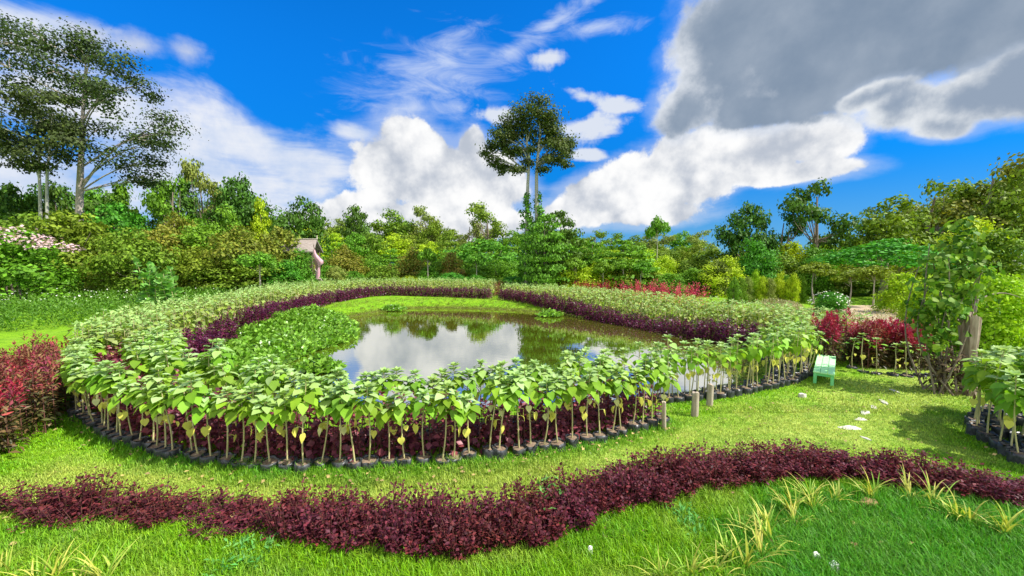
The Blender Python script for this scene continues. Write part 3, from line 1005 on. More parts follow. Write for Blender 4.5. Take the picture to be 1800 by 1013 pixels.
# purple foliage rows: upright shoots set along a path, leaves all the way up
def shoots(g, pts, H, n_leaf, size, mi=0, spread=0.10, tv=LEAF_V, tf=LEAF_F, up=0.35, zlo=0.12, stem_mi=None, stem_r=0.006):
    """pts (N,3) shoot feet; H (N,) heights"""
    n = len(pts)
    idx = np.repeat(np.arange(n), n_leaf)
    k = np.tile(np.arange(n_leaf), n)
    fr = zlo + (1 - zlo) * (k + rng.random(len(k))) / n_leaf
    lean = rng.normal(size=(n, 2)) * 0.12
    az = k * 2.4 + np.repeat(rng.random(n) * 7, n_leaf) + rng.normal(size=len(k)) * .5
    o_ = np.column_stack([np.cos(az), np.sin(az), np.zeros(len(az))])
    rad = spread * (1.05 - fr) * rng.uniform(.2, 1.3, len(k))
    b = pts[idx] + o_ * rad[:, None] + UP * (fr * H[idx])[:, None]
    b[:, :2] += lean[idx] * (fr * H[idx])[:, None]
    pt = up - 0.9 + fr * 1.3 + rng.normal(size=len(k)) * .35
    ax = o_ * np.cos(pt)[:, None] + UP * np.sin(pt)[:, None]
    sz = size * rng.uniform(.65, 1.25, len(k)) * (1.1 - 0.35 * fr)
    V, Fc = scatter(tv, tf, frames(ax, UP + rng.normal(size=(len(k), 3)) * .35), b, sz)
    g.add(V, Fc, mi)
    if stem_mi is not None:
        for i in range(n):
            tube(g, [pts[i], pts[i] + [lean[i, 0] * H[i] * .6, lean[i, 1] * H[i] * .6, H[i] * .6],
                     pts[i] + [lean[i, 0] * H[i], lean[i, 1] * H[i], H[i] * .98]], [stem_r, stem_r * .8, stem_r * .5], 4, stem_mi, False)


def band_pts(path, offs, step, jit, towards=POND_C):
    out = []
    for d in offs:
        p = offset(resample(path, 0.1), d, towards)
        q = resample(p, step)
        out.append(q + rng.normal(size=q.shape) * jit)
    q = np.vstack(out)
    return np.column_stack([q, height(q)])


def hedge(name, label, path, offs, step, H, n_leaf, size, mat, jit=.06, tv=LEAF_V, group=None, spread=.1, hj=.12, top=None, stems=True, towards=POND_C):
    pts = band_pts(path, offs, step, jit, towards)
    Hs = H * (1 + rng.normal(size=len(pts)) * hj) * (0.9 + 0.25 * (vnoise(pts[:, :2], 1.3, 9) - .5))
    c0 = pts.mean(0)
    c0[2] = 0
    t_ = thing(name, label, 'hedge', c0, 0, group)
    g = Geo()
    shoots(g, pts - c0, Hs, n_leaf, size, 0, spread, tv)
    if stems:
        for p_, h_ in zip(pts - c0, Hs):
            tube(g, [p_, p_ + [0, 0, h_ * .7]], [.012, .008], 4, 1)
    obj('foliage', g.mesh(name + '_foliage', [mat, 'stem_purple']), t_)
    if top:
        g = Geo()
        sel = rng.random(len(pts)) < top[3]
        tp = pts[sel] - c0
        tp[:, 2] += Hs[sel] * top[4]
        shoots(g, tp, Hs[sel] * (1.08 - top[4]), top[1], top[2], 0, .06, SLIM_V)
        obj('plumes', g.mesh(name + '_plumes', [top[0]]), t_)
    return t_


hedge('purple_hedge', 'dark maroon leafy row behind the bare stems of the outermost sunflowers', FRONT, (0.30, 0.58, 0.90), 0.16, 1.12, 34, .145, 'purple_dark', .06, RND_V, spread=.16)
IL, IR = resample(INL, 0.2), resample(INR, 0.2)
nIL = len(IL)
cut = lambda a, b: IL[int(nIL * a):int(nIL * b)]
PB = (0.15, .5, .85)
PT = ('purple_pond', 4, .12, .5, .8)
hedge('purple_hedge', 'short purple pond hedge ending at a small green gap, by the water hyacinth', cut(0.03, .185), PB, .17, 1.15, 30, .19, 'purple_pond', .08, LEAF_V, spread=.18, top=PT)
hedge('purple_hedge', 'purple pond hedge running up behind the water hyacinth toward the hut', cut(.205, .50), PB, .18, 1.15, 28, .20, 'purple_pond', .08, LEAF_V, spread=.18, top=PT)
hedge('purple_hedge', 'long purple pond hedge across the far bank, before the twin-trunked tree', cut(.52, 1.0), PB, .19, 1.15, 28, .21, 'purple_pond', .09, LEAF_V, spread=.18, top=PT)
hedge('purple_hedge', 'purple pond hedge slanting along the bank between the red gap plants and the bench', IR[int(len(IR) * .02):int(len(IR) * .93)], PB, .18, 1.15, 28, .20, 'purple_pond', .08, LEAF_V, spread=.18, top=PT)

# red plants that fill the gap on the far bank, red strip beyond the right-hand band
hedge('red_amaranth_row', 'dull red plants filling the gap in the far purple hedge', np.array([(-1.9, 44), (-1.5, 47), (-1.0, 50)]), (-.3, 0, .3), .3, 1.7, 16, .2, 'red_dull', .1, SLIM_V, spread=.2, stems=False)
hedge('red_amaranth_row', 'bright crimson strip of flowering plants beyond the sunflower band', np.array([(11.2, 38.5), (13.5, 35), (15.5, 31.5)]), (-.9, -.45, 0, .45, .9), .26, 2.15, 24, .24, 'red_bright', .12, SLIM_V, spread=.2, stems=False)
hedge('red_amaranth_row', 'faded red strip of plants under the dark trees beyond the sunflowers', np.array([(4.5, 50.5), (7.6, 45.0), (10.6, 39.5)]), (-.8, -.3, .2, .7), .28, 1.95, 22, .24, 'red_leaf', .12, SLIM_V, spread=.2, stems=False)
hedge('red_amaranth_row', 'thin reddish brown plants along the outer edge of the sunflowers by the soil field', np.array([(16.4, 30), (17.4, 26), (18.0, 22.5), (17.6, 20)]), (-.4, 0.1, .5), .38, 1.35, 14, .2, 'red_dull', .14, SLIM_V, spread=.2, stems=False)


# foreground purple shrubs, one by one
def shrub_mesh(seed, H, W_, nsh, nleaf, size, mat, tv=LEAF_V):
    global rng
    keep, rng = rng, np.random.default_rng(seed)
    a = rng.random(nsh) * 2 * pi
    r_ = np.sqrt(rng.random(nsh)) * W_
    feet = np.column_stack([np.cos(a) * r_ * .55, np.sin(a) * r_ * .55, np.zeros(nsh)])
    Hs = H * (1 - 0.45 * (r_ / W_) ** 2) * rng.uniform(.65, 1.12, nsh)
    g = Geo()
    idx = np.repeat(np.arange(nsh), nleaf)
    k = np.tile(np.arange(nleaf), nsh)
    fr = .12 + .88 * (k + rng.random(len(k))) / nleaf
    out = unit(feet + 1e-4) * (r_ / W_)[:, None] * .45
    tip = feet + out * Hs[:, None] + UP * Hs[:, None]
    az = k * 2.4 + np.repeat(rng.random(nsh) * 7, nleaf) + rng.normal(size=len(k)) * .5
    o_ = np.column_stack([np.cos(az), np.sin(az), np.zeros(len(az))])
    b = feet[idx] + (tip - feet)[idx] * fr[:, None] + o_ * rng.uniform(0, .05, len(k))[:, None]
    pt = -.5 + fr * 1.25 + rng.normal(size=len(k)) * .4
    ax = o_ * np.cos(pt)[:, None] + UP * np.sin(pt)[:, None]
    V, Fc = scatter(tv, LEAF_F, frames(ax, UP + rng.normal(size=(len(k), 3)) * .4), b, size * rng.uniform(.6, 1.25, len(k)))
    g.add(V, Fc)
    for i in range(nsh):
        tube(g, [feet[i], (feet[i] + tip[i]) / 2 + rng.normal(size=3) * .01, tip[i]], [.007, .005, .003], 4, 1, False)
    rng = keep
    return (g.mesh('shrub_foliage', [mat, 'stem_purple']),)


SHR = [shrub_mesh(300 + i, .74, .34, 38, 19, .072, 'purple_leaf') for i in range(6)]
SPARSE = [shrub_mesh(340 + i, .66, .30, 15, 16, .072, 'purple_leaf') for i in range(3)]
hp = resample(HEDGE, 0.1)
for rowi, (d, st) in enumerate(((0.14, .36), (0.44, .37))):
    pts = resample(offset(hp, d, (0, 30)), st)
    for q in pts:
        x, y = q + rng.normal(size=2) * .05
        u = (x / y) * F + 900
        # thin and gappy on the left, full in the middle, low on the right
        if u < 470 and rng.random() < .05 + .14 * (vnoise(np.array([[x, y]]), .9, 41)[0] > .55):
            continue
        hgt = np.interp(u, [-100, 250, 480, 700, 900, 1100, 1250, 1500, 1850], [.52, .58, .70, .78, .84, .76, .70, .60, .56]) * rng.uniform(.80, 1.2)
        if u < 470:
            hgt *= .40 + 1.05 * vnoise(np.array([[x, y]]), 1.9, 44)[0]
        if u < 470:
            me = SPARSE[rng.integers(3)] if rng.random() < .85 else SHR[rng.integers(6)]
            l_, g_ = 'low purple shrub in the sparse gappy stretch of the foreground hedge', 'sparse purple shrubs at the thin end of the hedge'
        elif u < 1180:
            me = SHR[rng.integers(6)]
            l_, g_ = 'bushy purple shrub in the thick wavy stretch of hedge before the lawn', 'thick purple shrubs in the middle of the hedge'
        else:
            me = SHR[rng.integers(6)]
            l_, g_ = 'small clipped purple shrub in the narrow hedge above the yellow striped leaves', 'low purple shrubs in the narrow end of the hedge'
        t_ = thing('purple_shrub', l_, 'shrub', (x, y, 0), float(rng.random() * 6.28), g_, sc=(float(rng.uniform(.85, 1.1)), float(rng.uniform(.85, 1.1)), float(hgt)))
        obj('foliage', me[0], t_)


# amaranth plants: dark leaves below, red plumes on top
def amaranth_meshes(seed, H, red, rl=34):
    global rng
    keep, rng = rng, np.random.default_rng(seed)
    n = 7
    feet = np.column_stack([rng.normal(size=(n, 2)) * .14, np.zeros(n)])
    Hs = H * rng.uniform(.8, 1.1, n)
    a, b, s_ = Geo(), Geo(), Geo()
    shoots(a, feet, Hs * .78, 34, .20, 0, .24, SLIM_V)
    tp = feet.copy()
    tp[:, 2] += Hs * .62
    shoots(b, tp, Hs * .42, rl, .16, 0, .13, SLIM_V, up=.7)
    for p_, h_ in zip(feet, Hs):
        tube(a, [p_, p_ + [0, 0, h_ * .9]], [.014, .007], 5, 1)
    rng = keep
    return a.mesh('amaranth_leaves', ['amaranth_leaf', 'stem_purple']), b.mesh('amaranth_plume', [red])


AM = [amaranth_meshes(400 + i, 1.6, 'red_leaf' if i < 2 else 'red_dull', 26) for i in range(6)]
AMR = [amaranth_meshes(420 + i, 1.6, 'red_leaf', 60) for i in range(3)]
LA = np.array([(-9.9, 6.6), (-10.9, 8.4), (-11.9, 9.9), (-13.6, 11.4), (-15.2, 13.0)])
for d in (0.25, .8, 1.4, 2.0):
    for q in resample(offset(resample(LA, .1), d, (-30, 9)), .55):
        x, y = q + rng.normal(size=2) * .1
        t_ = thing('amaranth', 'amaranth plant with red plumes over dark leaves, in the block facing the near sunflowers', 'amaranth', (x, y, 0), float(rng.random() * 6.28),
                   'amaranths in the block at the edge of the lawn', sc=float(rng.uniform(.76, .98)))
        k = int(rng.integers(6))
        for nm, me in zip(('leaves', 'plume'), AM[k]):
            obj(nm, me, t_)
for i, (x_, y_, s_) in enumerate(((1452, 640, 1.12), (1470, 632, 1.2), (1446, 628, 1.0))):
    q = G(x_, y_)
    t_ = thing('amaranth', ('tall crimson amaranth standing right behind the green bench', 'tallest crimson amaranth, behind the bench end', 'crimson amaranth squeezed between bench and sunflowers')[i],
               'amaranth', q, i * 1.7, 'crimson amaranths behind the bench', sc=s_)
    for nm, me in zip(('leaves', 'plume'), AMR[i]):
        obj(nm, me, t_)
for k in range(44):
    u = rng.random()
    q = np.array([np.interp(u, [0, .5, 1], [1492, 1560, 1650]), 0])
    b_ = G(q[0], np.interp(u, [0, .3, 1], [640, 648, 652]) - rng.random() * 14)
    t_ = thing('amaranth', 'short amaranth with a reddish top behind the thin sunflower row', 'amaranth', b_, float(rng.random() * 6.28),
               'short amaranths behind the thin sunflower row', sc=float(rng.uniform(.78, 1.02)))
    for nm, me in zip(('leaves', 'plume'), AM[int(rng.integers(6))] if rng.random() < .6 else AMR[int(rng.integers(3))]):
        obj(nm, me, t_)


# variegated sword-leaved clumps
def sword_mesh(seed, L=.60, n=21):
    r_ = np.random.default_rng(seed)
    g = Geo()
    for k in range(n):
        az = r_.random() * 7
        l = L * r_.uniform(.55, 1.15)
        el0 = r_.uniform(.45, 1.45)
        bend = r_.uniform(.7, 1.6) * (1.5 - el0 * .55)
        p = np.array([r_.normal() * .035, r_.normal() * .035, 0.0])
        m = 7
        V = []
        wd = .0135 * r_.uniform(.7, 1.25)
        side = np.array([-sin(az), cos(az), 0])
        for j in range(m):
            u = j / (m - 1)
            el = el0 - bend * u * u
            w_ = wd * (1 - u ** 2.2) * (.55 + 1.6 * u if u < .3 else 1.03)
            V += [p - side * w_ + [0, 0, w_ * .5], p.copy(), p + side * w_ + [0, 0, w_ * .5]]
            p = p + l / (m - 1) * np.array([cos(az) * cos(el), sin(az) * cos(el), sin(el)])
        Fq = []
        for j in range(m - 1):
            a = 3 * j
            Fq += [[a, a + 1, a + 4, a + 3], [a + 1, a + 2, a + 5, a + 4]]
        g.add(V, Fq)
    return g.mesh('sword_leaves', ['sword_leaf'])


SW = [sword_mesh(500 + i) for i in range(5)]
sw = [(1165, 1022), (1255, 1012), (1312, 1004), (1338, 982), (1300, 940), (1348, 952), (1350, 925), (1392, 906), (1396, 922), (1432, 897), (1425, 882), (1470, 884),
      (1532, 880), (1600, 880), (1640, 888), (1676, 912), (1700, 920), (1770, 945), (1215, 1020), (1285, 985), (10, 1016), (62, 1030), (95, 1022), (185, 1025), (140, 1040)]
for i, (x_, y_) in enumerate(sw):
    q = G(x_, y_)
    if x_ < 300:
        l_, g_ = 'yellow sword-leaved clump in the long grass below the sparse purple shrubs', 'yellow clumps in the near corner'
    elif y_ > 940 and x_ < 1400:
        l_, g_ = 'yellow striped sword-leaved clump in the dense group on the near turf', 'yellow clumps bunched on the near turf'
    else:
        l_, g_ = 'yellow striped sword-leaved clump in the line following the narrow purple hedge', 'yellow clumps along the purple hedge'
    t_ = tag(obj('striped_leaf_clump', SW[i % 5], None, tuple(q), float(rng.random() * 6.28), float(rng.uniform(.7, 1.05))), l_, 'plant', g_)


# leafy mass helper for ground cover
def cover(pts, nl, size, hmax, tv=RND_V, tf=LEAF_F, up=.4, spread=.15):
    n = len(pts)
    idx = np.repeat(np.arange(n), nl)
    az = rng.random(len(idx)) * 7
    o_ = np.column_stack([np.cos(az), np.sin(az), np.zeros(len(az))])
    fr = rng.random(len(idx))
    b = pts[idx] + o_ * (rng.random(len(idx)) * spread)[:, None] + UP * (fr * np.broadcast_to(hmax, (n,))[idx])[:, None]
    pt = up + rng.normal(size=len(idx)) * .5
    ax = o_ * np.cos(pt)[:, None] + UP * np.sin(pt)[:, None]
    return scatter(tv, tf, frames(ax, UP + rng.normal(size=(len(idx), 3)) * .3), b, size * rng.uniform(.6, 1.3, len(idx)))


def fill(poly, n, seed=3):
    poly = np.asarray(poly)
    lo, hi = poly.min(0), poly.max(0)
    p = lo + rng.random((n * 4, 2)) * (hi - lo)
    return p[inside(p, poly)][:n]


# water hyacinth raft
HY = np.array([G(x_, y_, -0.5)[:2] for (x_, y_) in ((372, 632), (420, 598), (480, 572), (545, 556), (600, 560), (628, 578), (618, 596), (575, 608), (540, 622), (500, 640), (440, 662), (380, 668))])
hpnt = fill(HY, 2600)
keep_ = vnoise(hpnt, .8, 4) + rng.random(len(hpnt)) * .5 > .38
hpnt = hpnt[keep_]
g = Geo()
V, Fc = cover(np.column_stack([hpnt, np.maximum(height(hpnt), WATER_Z)]), 8, .24, .15 + .38 * vnoise(hpnt, 1.1, 8), RND_V, LEAF_F, .75, .2)
g.add(V, Fc)
tag(obj('water_hyacinth', g.mesh('water_hyacinth', ['hyacinth_leaf'])), 'wide raft of glossy water hyacinth leaves along the pond shore', 'water plants', kind='stuff')
for i, (x_, y_, r_, l_) in enumerate(((692, 545, 1.15, 'round clump of water hyacinth afloat off the far bank'), (966, 555, 1.0, 'low clump of water plants at the far bank below the twin-trunked tree'),
                                      (560, 650, .9, 'loose patch of water hyacinth just behind the near sunflower tops'))):
    c_ = G(x_, y_, -.55)
    a = rng.random(90) * 7
    rr_ = np.sqrt(rng.random(90)) * r_
    p_ = np.column_stack([np.cos(a) * rr_, np.sin(a) * rr_ * .8, np.zeros(90)])
    g = Geo()
    V, Fc = cover(p_, 7, .24, .55 * (1.1 - rr_ / r_), RND_V, LEAF_F, .75, .2)
    g.add(V, Fc)
    tag(obj('water_hyacinth_clump', g.mesh('water_hyacinth_clump', ['hyacinth_leaf']), None, tuple(c_)), l_, 'water plant')

# bank plants round the pond edge
bp_ = []
for (d, step) in ((-0.25, .16), (-.7, .18), (-1.2, .2), (0.15, .3), (-1.9, .3), (-2.6, .34), (-3.4, .4), (-4.2, .5)):
    q = resample(offset(np.vstack([POND, POND[:1]]), d, POND_C), step)
    bp_.append(q + rng.normal(size=q.shape) * .28)
bp_ = np.vstack(bp_)
bp_ = bp_[bp_[:, 1] > 15]
g = Geo()
V, Fc = cover(np.column_stack([bp_, np.maximum(height(bp_), WATER_Z - .02)]), 9, .16, .05 + .34 * vnoise(bp_, .7, 6) ** 2, SLIM_V, LEAF_F, .6, .22)
g.add(V, Fc)
tag(obj('bank_vegetation', g.mesh('bank_vegetation', ['bank_leaf'])), 'low marsh plants growing along the pond bank', 'bank plants', kind='stuff')

# herb and cosmos bed on the left, dry seedlings by the soil field
HB = np.array([(-40, 19.5), (-32, 20.5), (-27, 22.8), (-26, 27), (-27.5, 34), (-29, 43), (-33, 48), (-52, 44), (-52, 30), (-48, 22)])
p_ = fill(HB, 3600)
g = Geo()
V, Fc = cover(np.column_stack([p_, np.zeros(len(p_))]), 12, .24, 1.0 + .7 * vnoise(p_, .5, 3), SLIM_V, LEAF_F, .7, .3)
g.add(V, Fc)
V, Fc = cover(np.column_stack([p_[::8], np.full(len(p_[::8]), 1.3)]), 1, .12, .5, RND_V, LEAF_F, .2, .3)
g.add(V, Fc, 1)
tag(obj('herb_bed', g.mesh('herb_bed', ['herb_leaf', 'blossom_white'])), 'tall green flowering herbs filling the bed beyond the amaranths', 'herb bed', kind='stuff')
p_ = np.vstack([fill(px2([(1330, 540), (1400, 540), (1430, 575), (1500, 585), (1640, 600), (1640, 632), (1490, 622), (1440, 600), (1400, 575)]), 1500),
                fill(px2([(1380, 548), (1620, 556), (1640, 600), (1440, 590)]), 260)])
g = Geo()
V, Fc = cover(np.column_stack([p_, np.zeros(len(p_))]), 9, .17, .35 + .55 * vnoise(p_, .6, 3), SLIM_V, LEAF_F, .6, .22)
g.add(V, Fc)
tag(obj('dry_seedlings', g.mesh('dry_seedlings', ['dry_leaf'])), 'pale dry seedlings covering the edge of the brown soil field', 'seedlings', kind='stuff')

# ------------------------------------------------------------------ turf blades
def blades(n, ylo, yhi, hgt, wid, seed, region=None):
    r_ = np.random.default_rng(seed)
    y = ylo + (yhi - ylo) * r_.random(n) ** 1.25
    x = (r_.random(n) * 2 - 1) * (1.42 * y + .5)
    p = np.column_stack([x, y])
    ok = ~inside(p, POND)
    bed = inside(p, np.vstack([FRONT, offset(resample(FRONT, 0.5), 3.2, POND_C)[::-1]]))
    ok &= ~bed
    p = p[ok]
    n = len(p)
    hd = seg_dist(p, HEDGE)
    below = (p[:, 1] < np.interp(p[:, 0], HEDGE[:, 0], HEDGE[:, 1])) & (hd > 0.0)
    dr = dryness(p)
    lushrim = np.clip(1.2 - seg_dist(p, FRONT) / .55, 0, 1)
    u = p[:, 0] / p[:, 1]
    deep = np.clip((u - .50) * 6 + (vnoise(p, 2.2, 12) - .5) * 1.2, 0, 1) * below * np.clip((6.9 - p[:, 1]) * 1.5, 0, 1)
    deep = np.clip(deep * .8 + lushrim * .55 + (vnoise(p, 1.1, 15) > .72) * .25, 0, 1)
    dr = np.where(below, (vnoise(p, 1.6, 21) - .35) * .7, dr)
    dr = np.clip(dr * (1 - lushrim), 0, 1)
    h = hgt * r_.uniform(.5, 1.25, n) * (np.where(below, 1.55, .75) + lushrim * 1.5) * (.75 + .5 * vnoise(p, 1.8, 30))
    az = r_.random(n) * 2 * pi
    o_ = np.column_stack([np.cos(az), np.sin(az)])
    s_ = np.column_stack([-o_[:, 1], o_[:, 0]]) * (wid * r_.uniform(.7, 1.3, n))[:, None]
    ln = r_.uniform(.15, .95, n)
    z = height(p)
    mk = lambda q, zz: np.column_stack([q, zz])
    mid = p + o_ * (h * ln * .35)[:, None]
    tip = p + o_ * (h * ln)[:, None]
    V = np.stack([mk(p - s_, z), mk(p + s_, z), mk(mid + s_ * .8, z + h * .55), mk(mid - s_ * .8, z + h * .55), mk(tip, z + h * (1 - ln * .35))], 1)
    b = np.arange(n) * 5
    return V.reshape(-1, 3), np.stack([b, b + 1, b + 2, b + 3], 1), np.stack([b + 3, b + 2, b + 4], 1), np.repeat(dr, 5), np.repeat(deep, 5)


g = Geo()
A1, A2 = [], []
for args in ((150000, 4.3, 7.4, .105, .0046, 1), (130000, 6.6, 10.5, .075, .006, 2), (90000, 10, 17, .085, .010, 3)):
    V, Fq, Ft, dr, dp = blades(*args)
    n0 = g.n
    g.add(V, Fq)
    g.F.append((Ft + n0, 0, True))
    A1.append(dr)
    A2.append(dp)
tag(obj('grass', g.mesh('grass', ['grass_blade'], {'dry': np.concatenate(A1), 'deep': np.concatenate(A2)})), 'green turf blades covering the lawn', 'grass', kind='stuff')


# ------------------------------------------------------------------ bench, stakes, stones, litter
q0, q1 = G(1448, 656, .40)[:2], G(1453, 625, .40)[:2]
ax = q1 - q0
Lb = np.linalg.norm(ax)
rzb = math.atan2(ax[1], ax[0])
ct = (q0 + q1) / 2
t_ = thing('bench', 'low mint green painted plank bench standing on the grass', 'bench', (ct[0], ct[1], 0), rzb)
Wb = .56
g = Geo()
for k in (-1, 0, 1):
    box(g, (0.006 * k, k * Wb / 3, .385 + .002 * k), (Lb, Wb / 3 - .010, .045), bev=.006)
obj('seat', g.mesh('bench_seat', ['mint_paint']), t_)
for sx in (-1, 1):
    for sy in (-1, 1):
        g = Geo()
        box(g, (sx * (Lb / 2 - .07), sy * (Wb / 2 - .06), .18), (.09, .09, .36), bev=.006)
        obj('leg', g.mesh('bench_leg', ['mint_shaded']), t_)
for sx in (-1, 1):
    g = Geo()
    box(g, (sx * (Lb / 2 - .07), 0, .316), (.05, Wb - .215, .085), bev=.004)
    obj('end_rail', g.mesh('bench_end_rail', ['mint_shaded']), t_)
for sy in (-1, 1):
    g = Geo()
    box(g, (0, sy * (Wb / 2 - .06), .316), (Lb - .235, .04, .085), bev=.004)
    obj('side_rail', g.mesh('bench_side_rail', ['mint_shaded']), t_)


def stake(px_, py0, py1, r_, label, lean):
    b = G(px_, py0)
    top = P(px_, py1, b[1])[2]
    g = Geo()
    zz = np.linspace(-.05, top, 7)
    pts = np.column_stack([lean * zz, np.zeros(7), zz])
    n = 10
    th = np.arange(n) * 2 * pi / n
    rad = r_ * (1 + .10 * np.sin(2 * th + px_) + .05 * np.sin(5 * th))
    V = pts[:, None] + np.stack([np.cos(th) * rad, np.sin(th) * rad, 0 * th], 1)[None] * (1 - .06 * np.linspace(0, 1, 7))[:, None, None]
    V[-1, :, 2] += rng.normal(size=n) * .012
    Fq = [[k * n + j, k * n + (j + 1) % n, (k + 1) * n + (j + 1) % n, (k + 1) * n + j] for k in range(6) for j in range(n)]
    g.add(V.reshape(-1, 3), Fq)
    g.add(np.vstack([V[-1], [[*pts[-1][:2], top + .01]]]), [[k, (k + 1) % n, n] for k in range(n)], 0, False)
    tag(obj('wooden_stake', g.mesh('wooden_stake', ['stake_wood']), None, (b[0], b[1], 0)), label, 'stake', 'wooden stakes in the lawn')


stake(1167, 756, 706, .055, 'thin grey wooden stake at the corner of the purple-edged bed', -.03)
stake(1221, 731, 690, .085, 'thick weathered stake in the lawn, nearer of the stout pair', .02)
stake(1247, 713, 676, .080, 'thick weathered stake close to the sunflower bags, farther of the stout pair', .03)


def slab(name, px_, py_, rx, ry, hgt, mat, label, cat, group=None, seed=0, rz=0):
    r_ = np.random.default_rng(seed)
    n = 11
    th = np.arange(n) * 2 * pi / n
    k_ = 1 + r_.normal(size=n) * .16
    ring = np.column_stack([np.cos(th) * rx * k_, np.sin(th) * ry * k_, np.zeros(n)])
    V = np.vstack([ring * 1.05, ring + [0, 0, hgt * .75], ring * .86 + [0, 0, hgt], [[0, 0, hgt * 1.05]]])
    V[2 * n:3 * n, 2] += r_.normal(size=n) * hgt * .12
    g = Geo()
    g.add(V, [[a * n + j, a * n + (j + 1) % n, (a + 1) * n + (j + 1) % n, (a + 1) * n + j] for a in range(2) for j in range(n)], 0, False)
    g.F.append((np.array([[2 * n + j, 2 * n + (j + 1) % n, 3 * n] for j in range(n)], np.int32), 0, False))
    p_ = G(px_, py_)
    tag(obj(name, g.mesh(name, [mat]), None, (p_[0], p_[1], 0.0), rz), label, cat, group)


for i, (x_, y_, rx, ry, l_) in enumerate(((1494, 753, .30, .20, 'largest white stepping stone, nearest the purple hedge'), (1512, 738, .20, .12, 'small white stepping stone between two larger ones'),
                                          (1521, 726, .30, .15, 'broad white stepping stone midway along the worn track'), (1535, 717, .18, .10, 'thin sliver of stepping stone nearly sunk in turf'),
                                          (1553, 707, .26, .11, 'white stepping stone second from the shaded end of the line'), (1572, 688, .22, .09, 'farthest white stepping stone, next to the shaded turf'),
                                          (1521, 772, .14, .07, 'tiny chip of white stone in the turf before the stepping stones'))):
    slab('stepping_stone', x_, y_, rx * .8, ry * .6, .028, 'stone_white', l_, 'stepping stone', 'stepping stones on the worn track', 60 + i, .3 * i)
slab('pale_stone', 1410, 698, .10, .08, .10, 'stone_white', 'single whitish stone on the lawn before the bench', 'stone', None, 71)
slab('litter', 1465, 1003, .075, .05, .10, 'paper_white', 'crumpled white scrap on the dark turf by the yellow clumps', 'litter', None, 72)
slab('litter', 1435, 985, .06, .035, .09, 'paper_white', 'small pale scrap sunk in turf above the crumpled white one', 'litter', None, 73)
slab('litter', 1037, 976, .03, .025, .12, 'paper_white', 'tiny white scrap on the bright grass below the purple hedge', 'litter', None, 74)
slab('dry_leaf', 1528, 890, .16, .07, .10, 'brown_litter', 'curled brown dead leaf lying among the yellow clumps', 'dead leaf', None, 75)
slab('dry_leaf', 1500, 968, .06, .03, .10, 'brown_litter', 'small dried leaf on the dark turf', 'dead leaf', None, 76)


g = Geo()
n_ = 420
u_ = resample(offset(resample(FRONT, .1), -.25, POND_C), n=n_)
q_ = np.column_stack([u_ + rng.normal(size=u_.shape) * [.3, .25], np.full(n_, .10)])
q2 = np.column_stack([rng.uniform(-9, 11, 500), rng.uniform(5, 13, 500), np.full(500, .085)])
q2 = q2[~inside(q2[:, :2], POND) & (seg_dist(q2[:, :2], FRONT) > .3)]
q_ = np.vstack([q_[:160], q_[160::2], q2])
V, Fc = scatter(LEAF_V, LEAF_F, frames(rdir(len(q_)) * [1, 1, .25], UP + rng.normal(size=(len(q_), 3)) * .4), q_, rng.uniform(.04, .11, len(q_)))
g.add(V, Fc)
tag(obj('fallen_leaves', g.mesh('fallen_leaves', ['fallen_leaf'])), 'dry fallen leaves and clippings strewn over the lawn', 'fallen leaves', kind='stuff')


def weed(px_, py_, label, n, size, h):
    c_ = G(px_, py_)
    p = np.column_stack([rng.normal(size=(n, 2)) * .16, np.zeros(n)])
    g = Geo()
    V, Fc = cover(p, 8, size, h, SLIM_V, LEAF_F, .6, .08)
    g.add(V, Fc)
    tag(obj('weed', g.mesh('weed', ['weed_leaf']), None, tuple(c_)), label, 'weed')


weed(432, 985, 'feathery pale green weed in the long grass below the purple hedge', 30, .09, .16)
weed(1210, 915, 'pale green weed patch on the near turf left of the yellow clumps', 30, .09, .09)
weed(968, 905, 'bright green weed sprouting through the purple hedge', 8, .13, .5)
weed(720, 925, 'green weed tuft at the foot of the purple hedge', 12, .11, .25)


# ------------------------------------------------------------------ trees
def crown(g, blobs, per, leaf, mi=0, sub=9, sig=.30, tv=CARD_V, tf=CARD_F, flat=1.0, hollow=.55):
    """blobs (cx, cy, cz, rx, ry, rz); clumped leaves"""
    for (cx, cy, cz, rx, ry, rz) in blobs:
        n = max(20, int(per * (rx * ry * rz) ** (2 / 3)))
        k = max(4, int(sub))
        d = rdir(k)
        rad = rng.uniform(hollow, 1.0, k)
        sc_ = d * rad[:, None]
        wgt = rng.random(k) + .25
        ch = rng.choice(k, n, p=wgt / wgt.sum())
        off_ = rng.normal(size=(n, 3)) * sig
        off_[:, 2] *= .7 * flat
        p = sc_[ch] + off_
        nr = unit(p * [1, 1, .8] + [0, 0, .45] + rng.normal(size=(n, 3)) * .45)
        b = np.array([cx, cy, cz]) + p * [rx, ry, rz]
        ax = unit(np.cross(nr, rdir(n)) + [0, 0, -.25])
        V, Fc = scatter(tv, tf, frames(ax, nr), b, leaf * rng.uniform(.6, 1.35, n))
        g.add(V, Fc, mi)


def limbs(g, base, blobs, r0, frac=.85, mi=0, sides=5, sag=.12):
    base = np.asarray(base, float)
    for (cx, cy, cz, *_r) in blobs:
        c_ = np.array([cx, cy, cz])
        k = rng.uniform(.35, frac)
        st = base.copy()
        st[2] = base[2] * (.75 + .25 * rng.random())
        p = curve(st, c_, .06, 6, -sag * rng.random())
        tube(g, p, np.linspace(r0 * k, r0 * .12, 6), sides, mi, False)


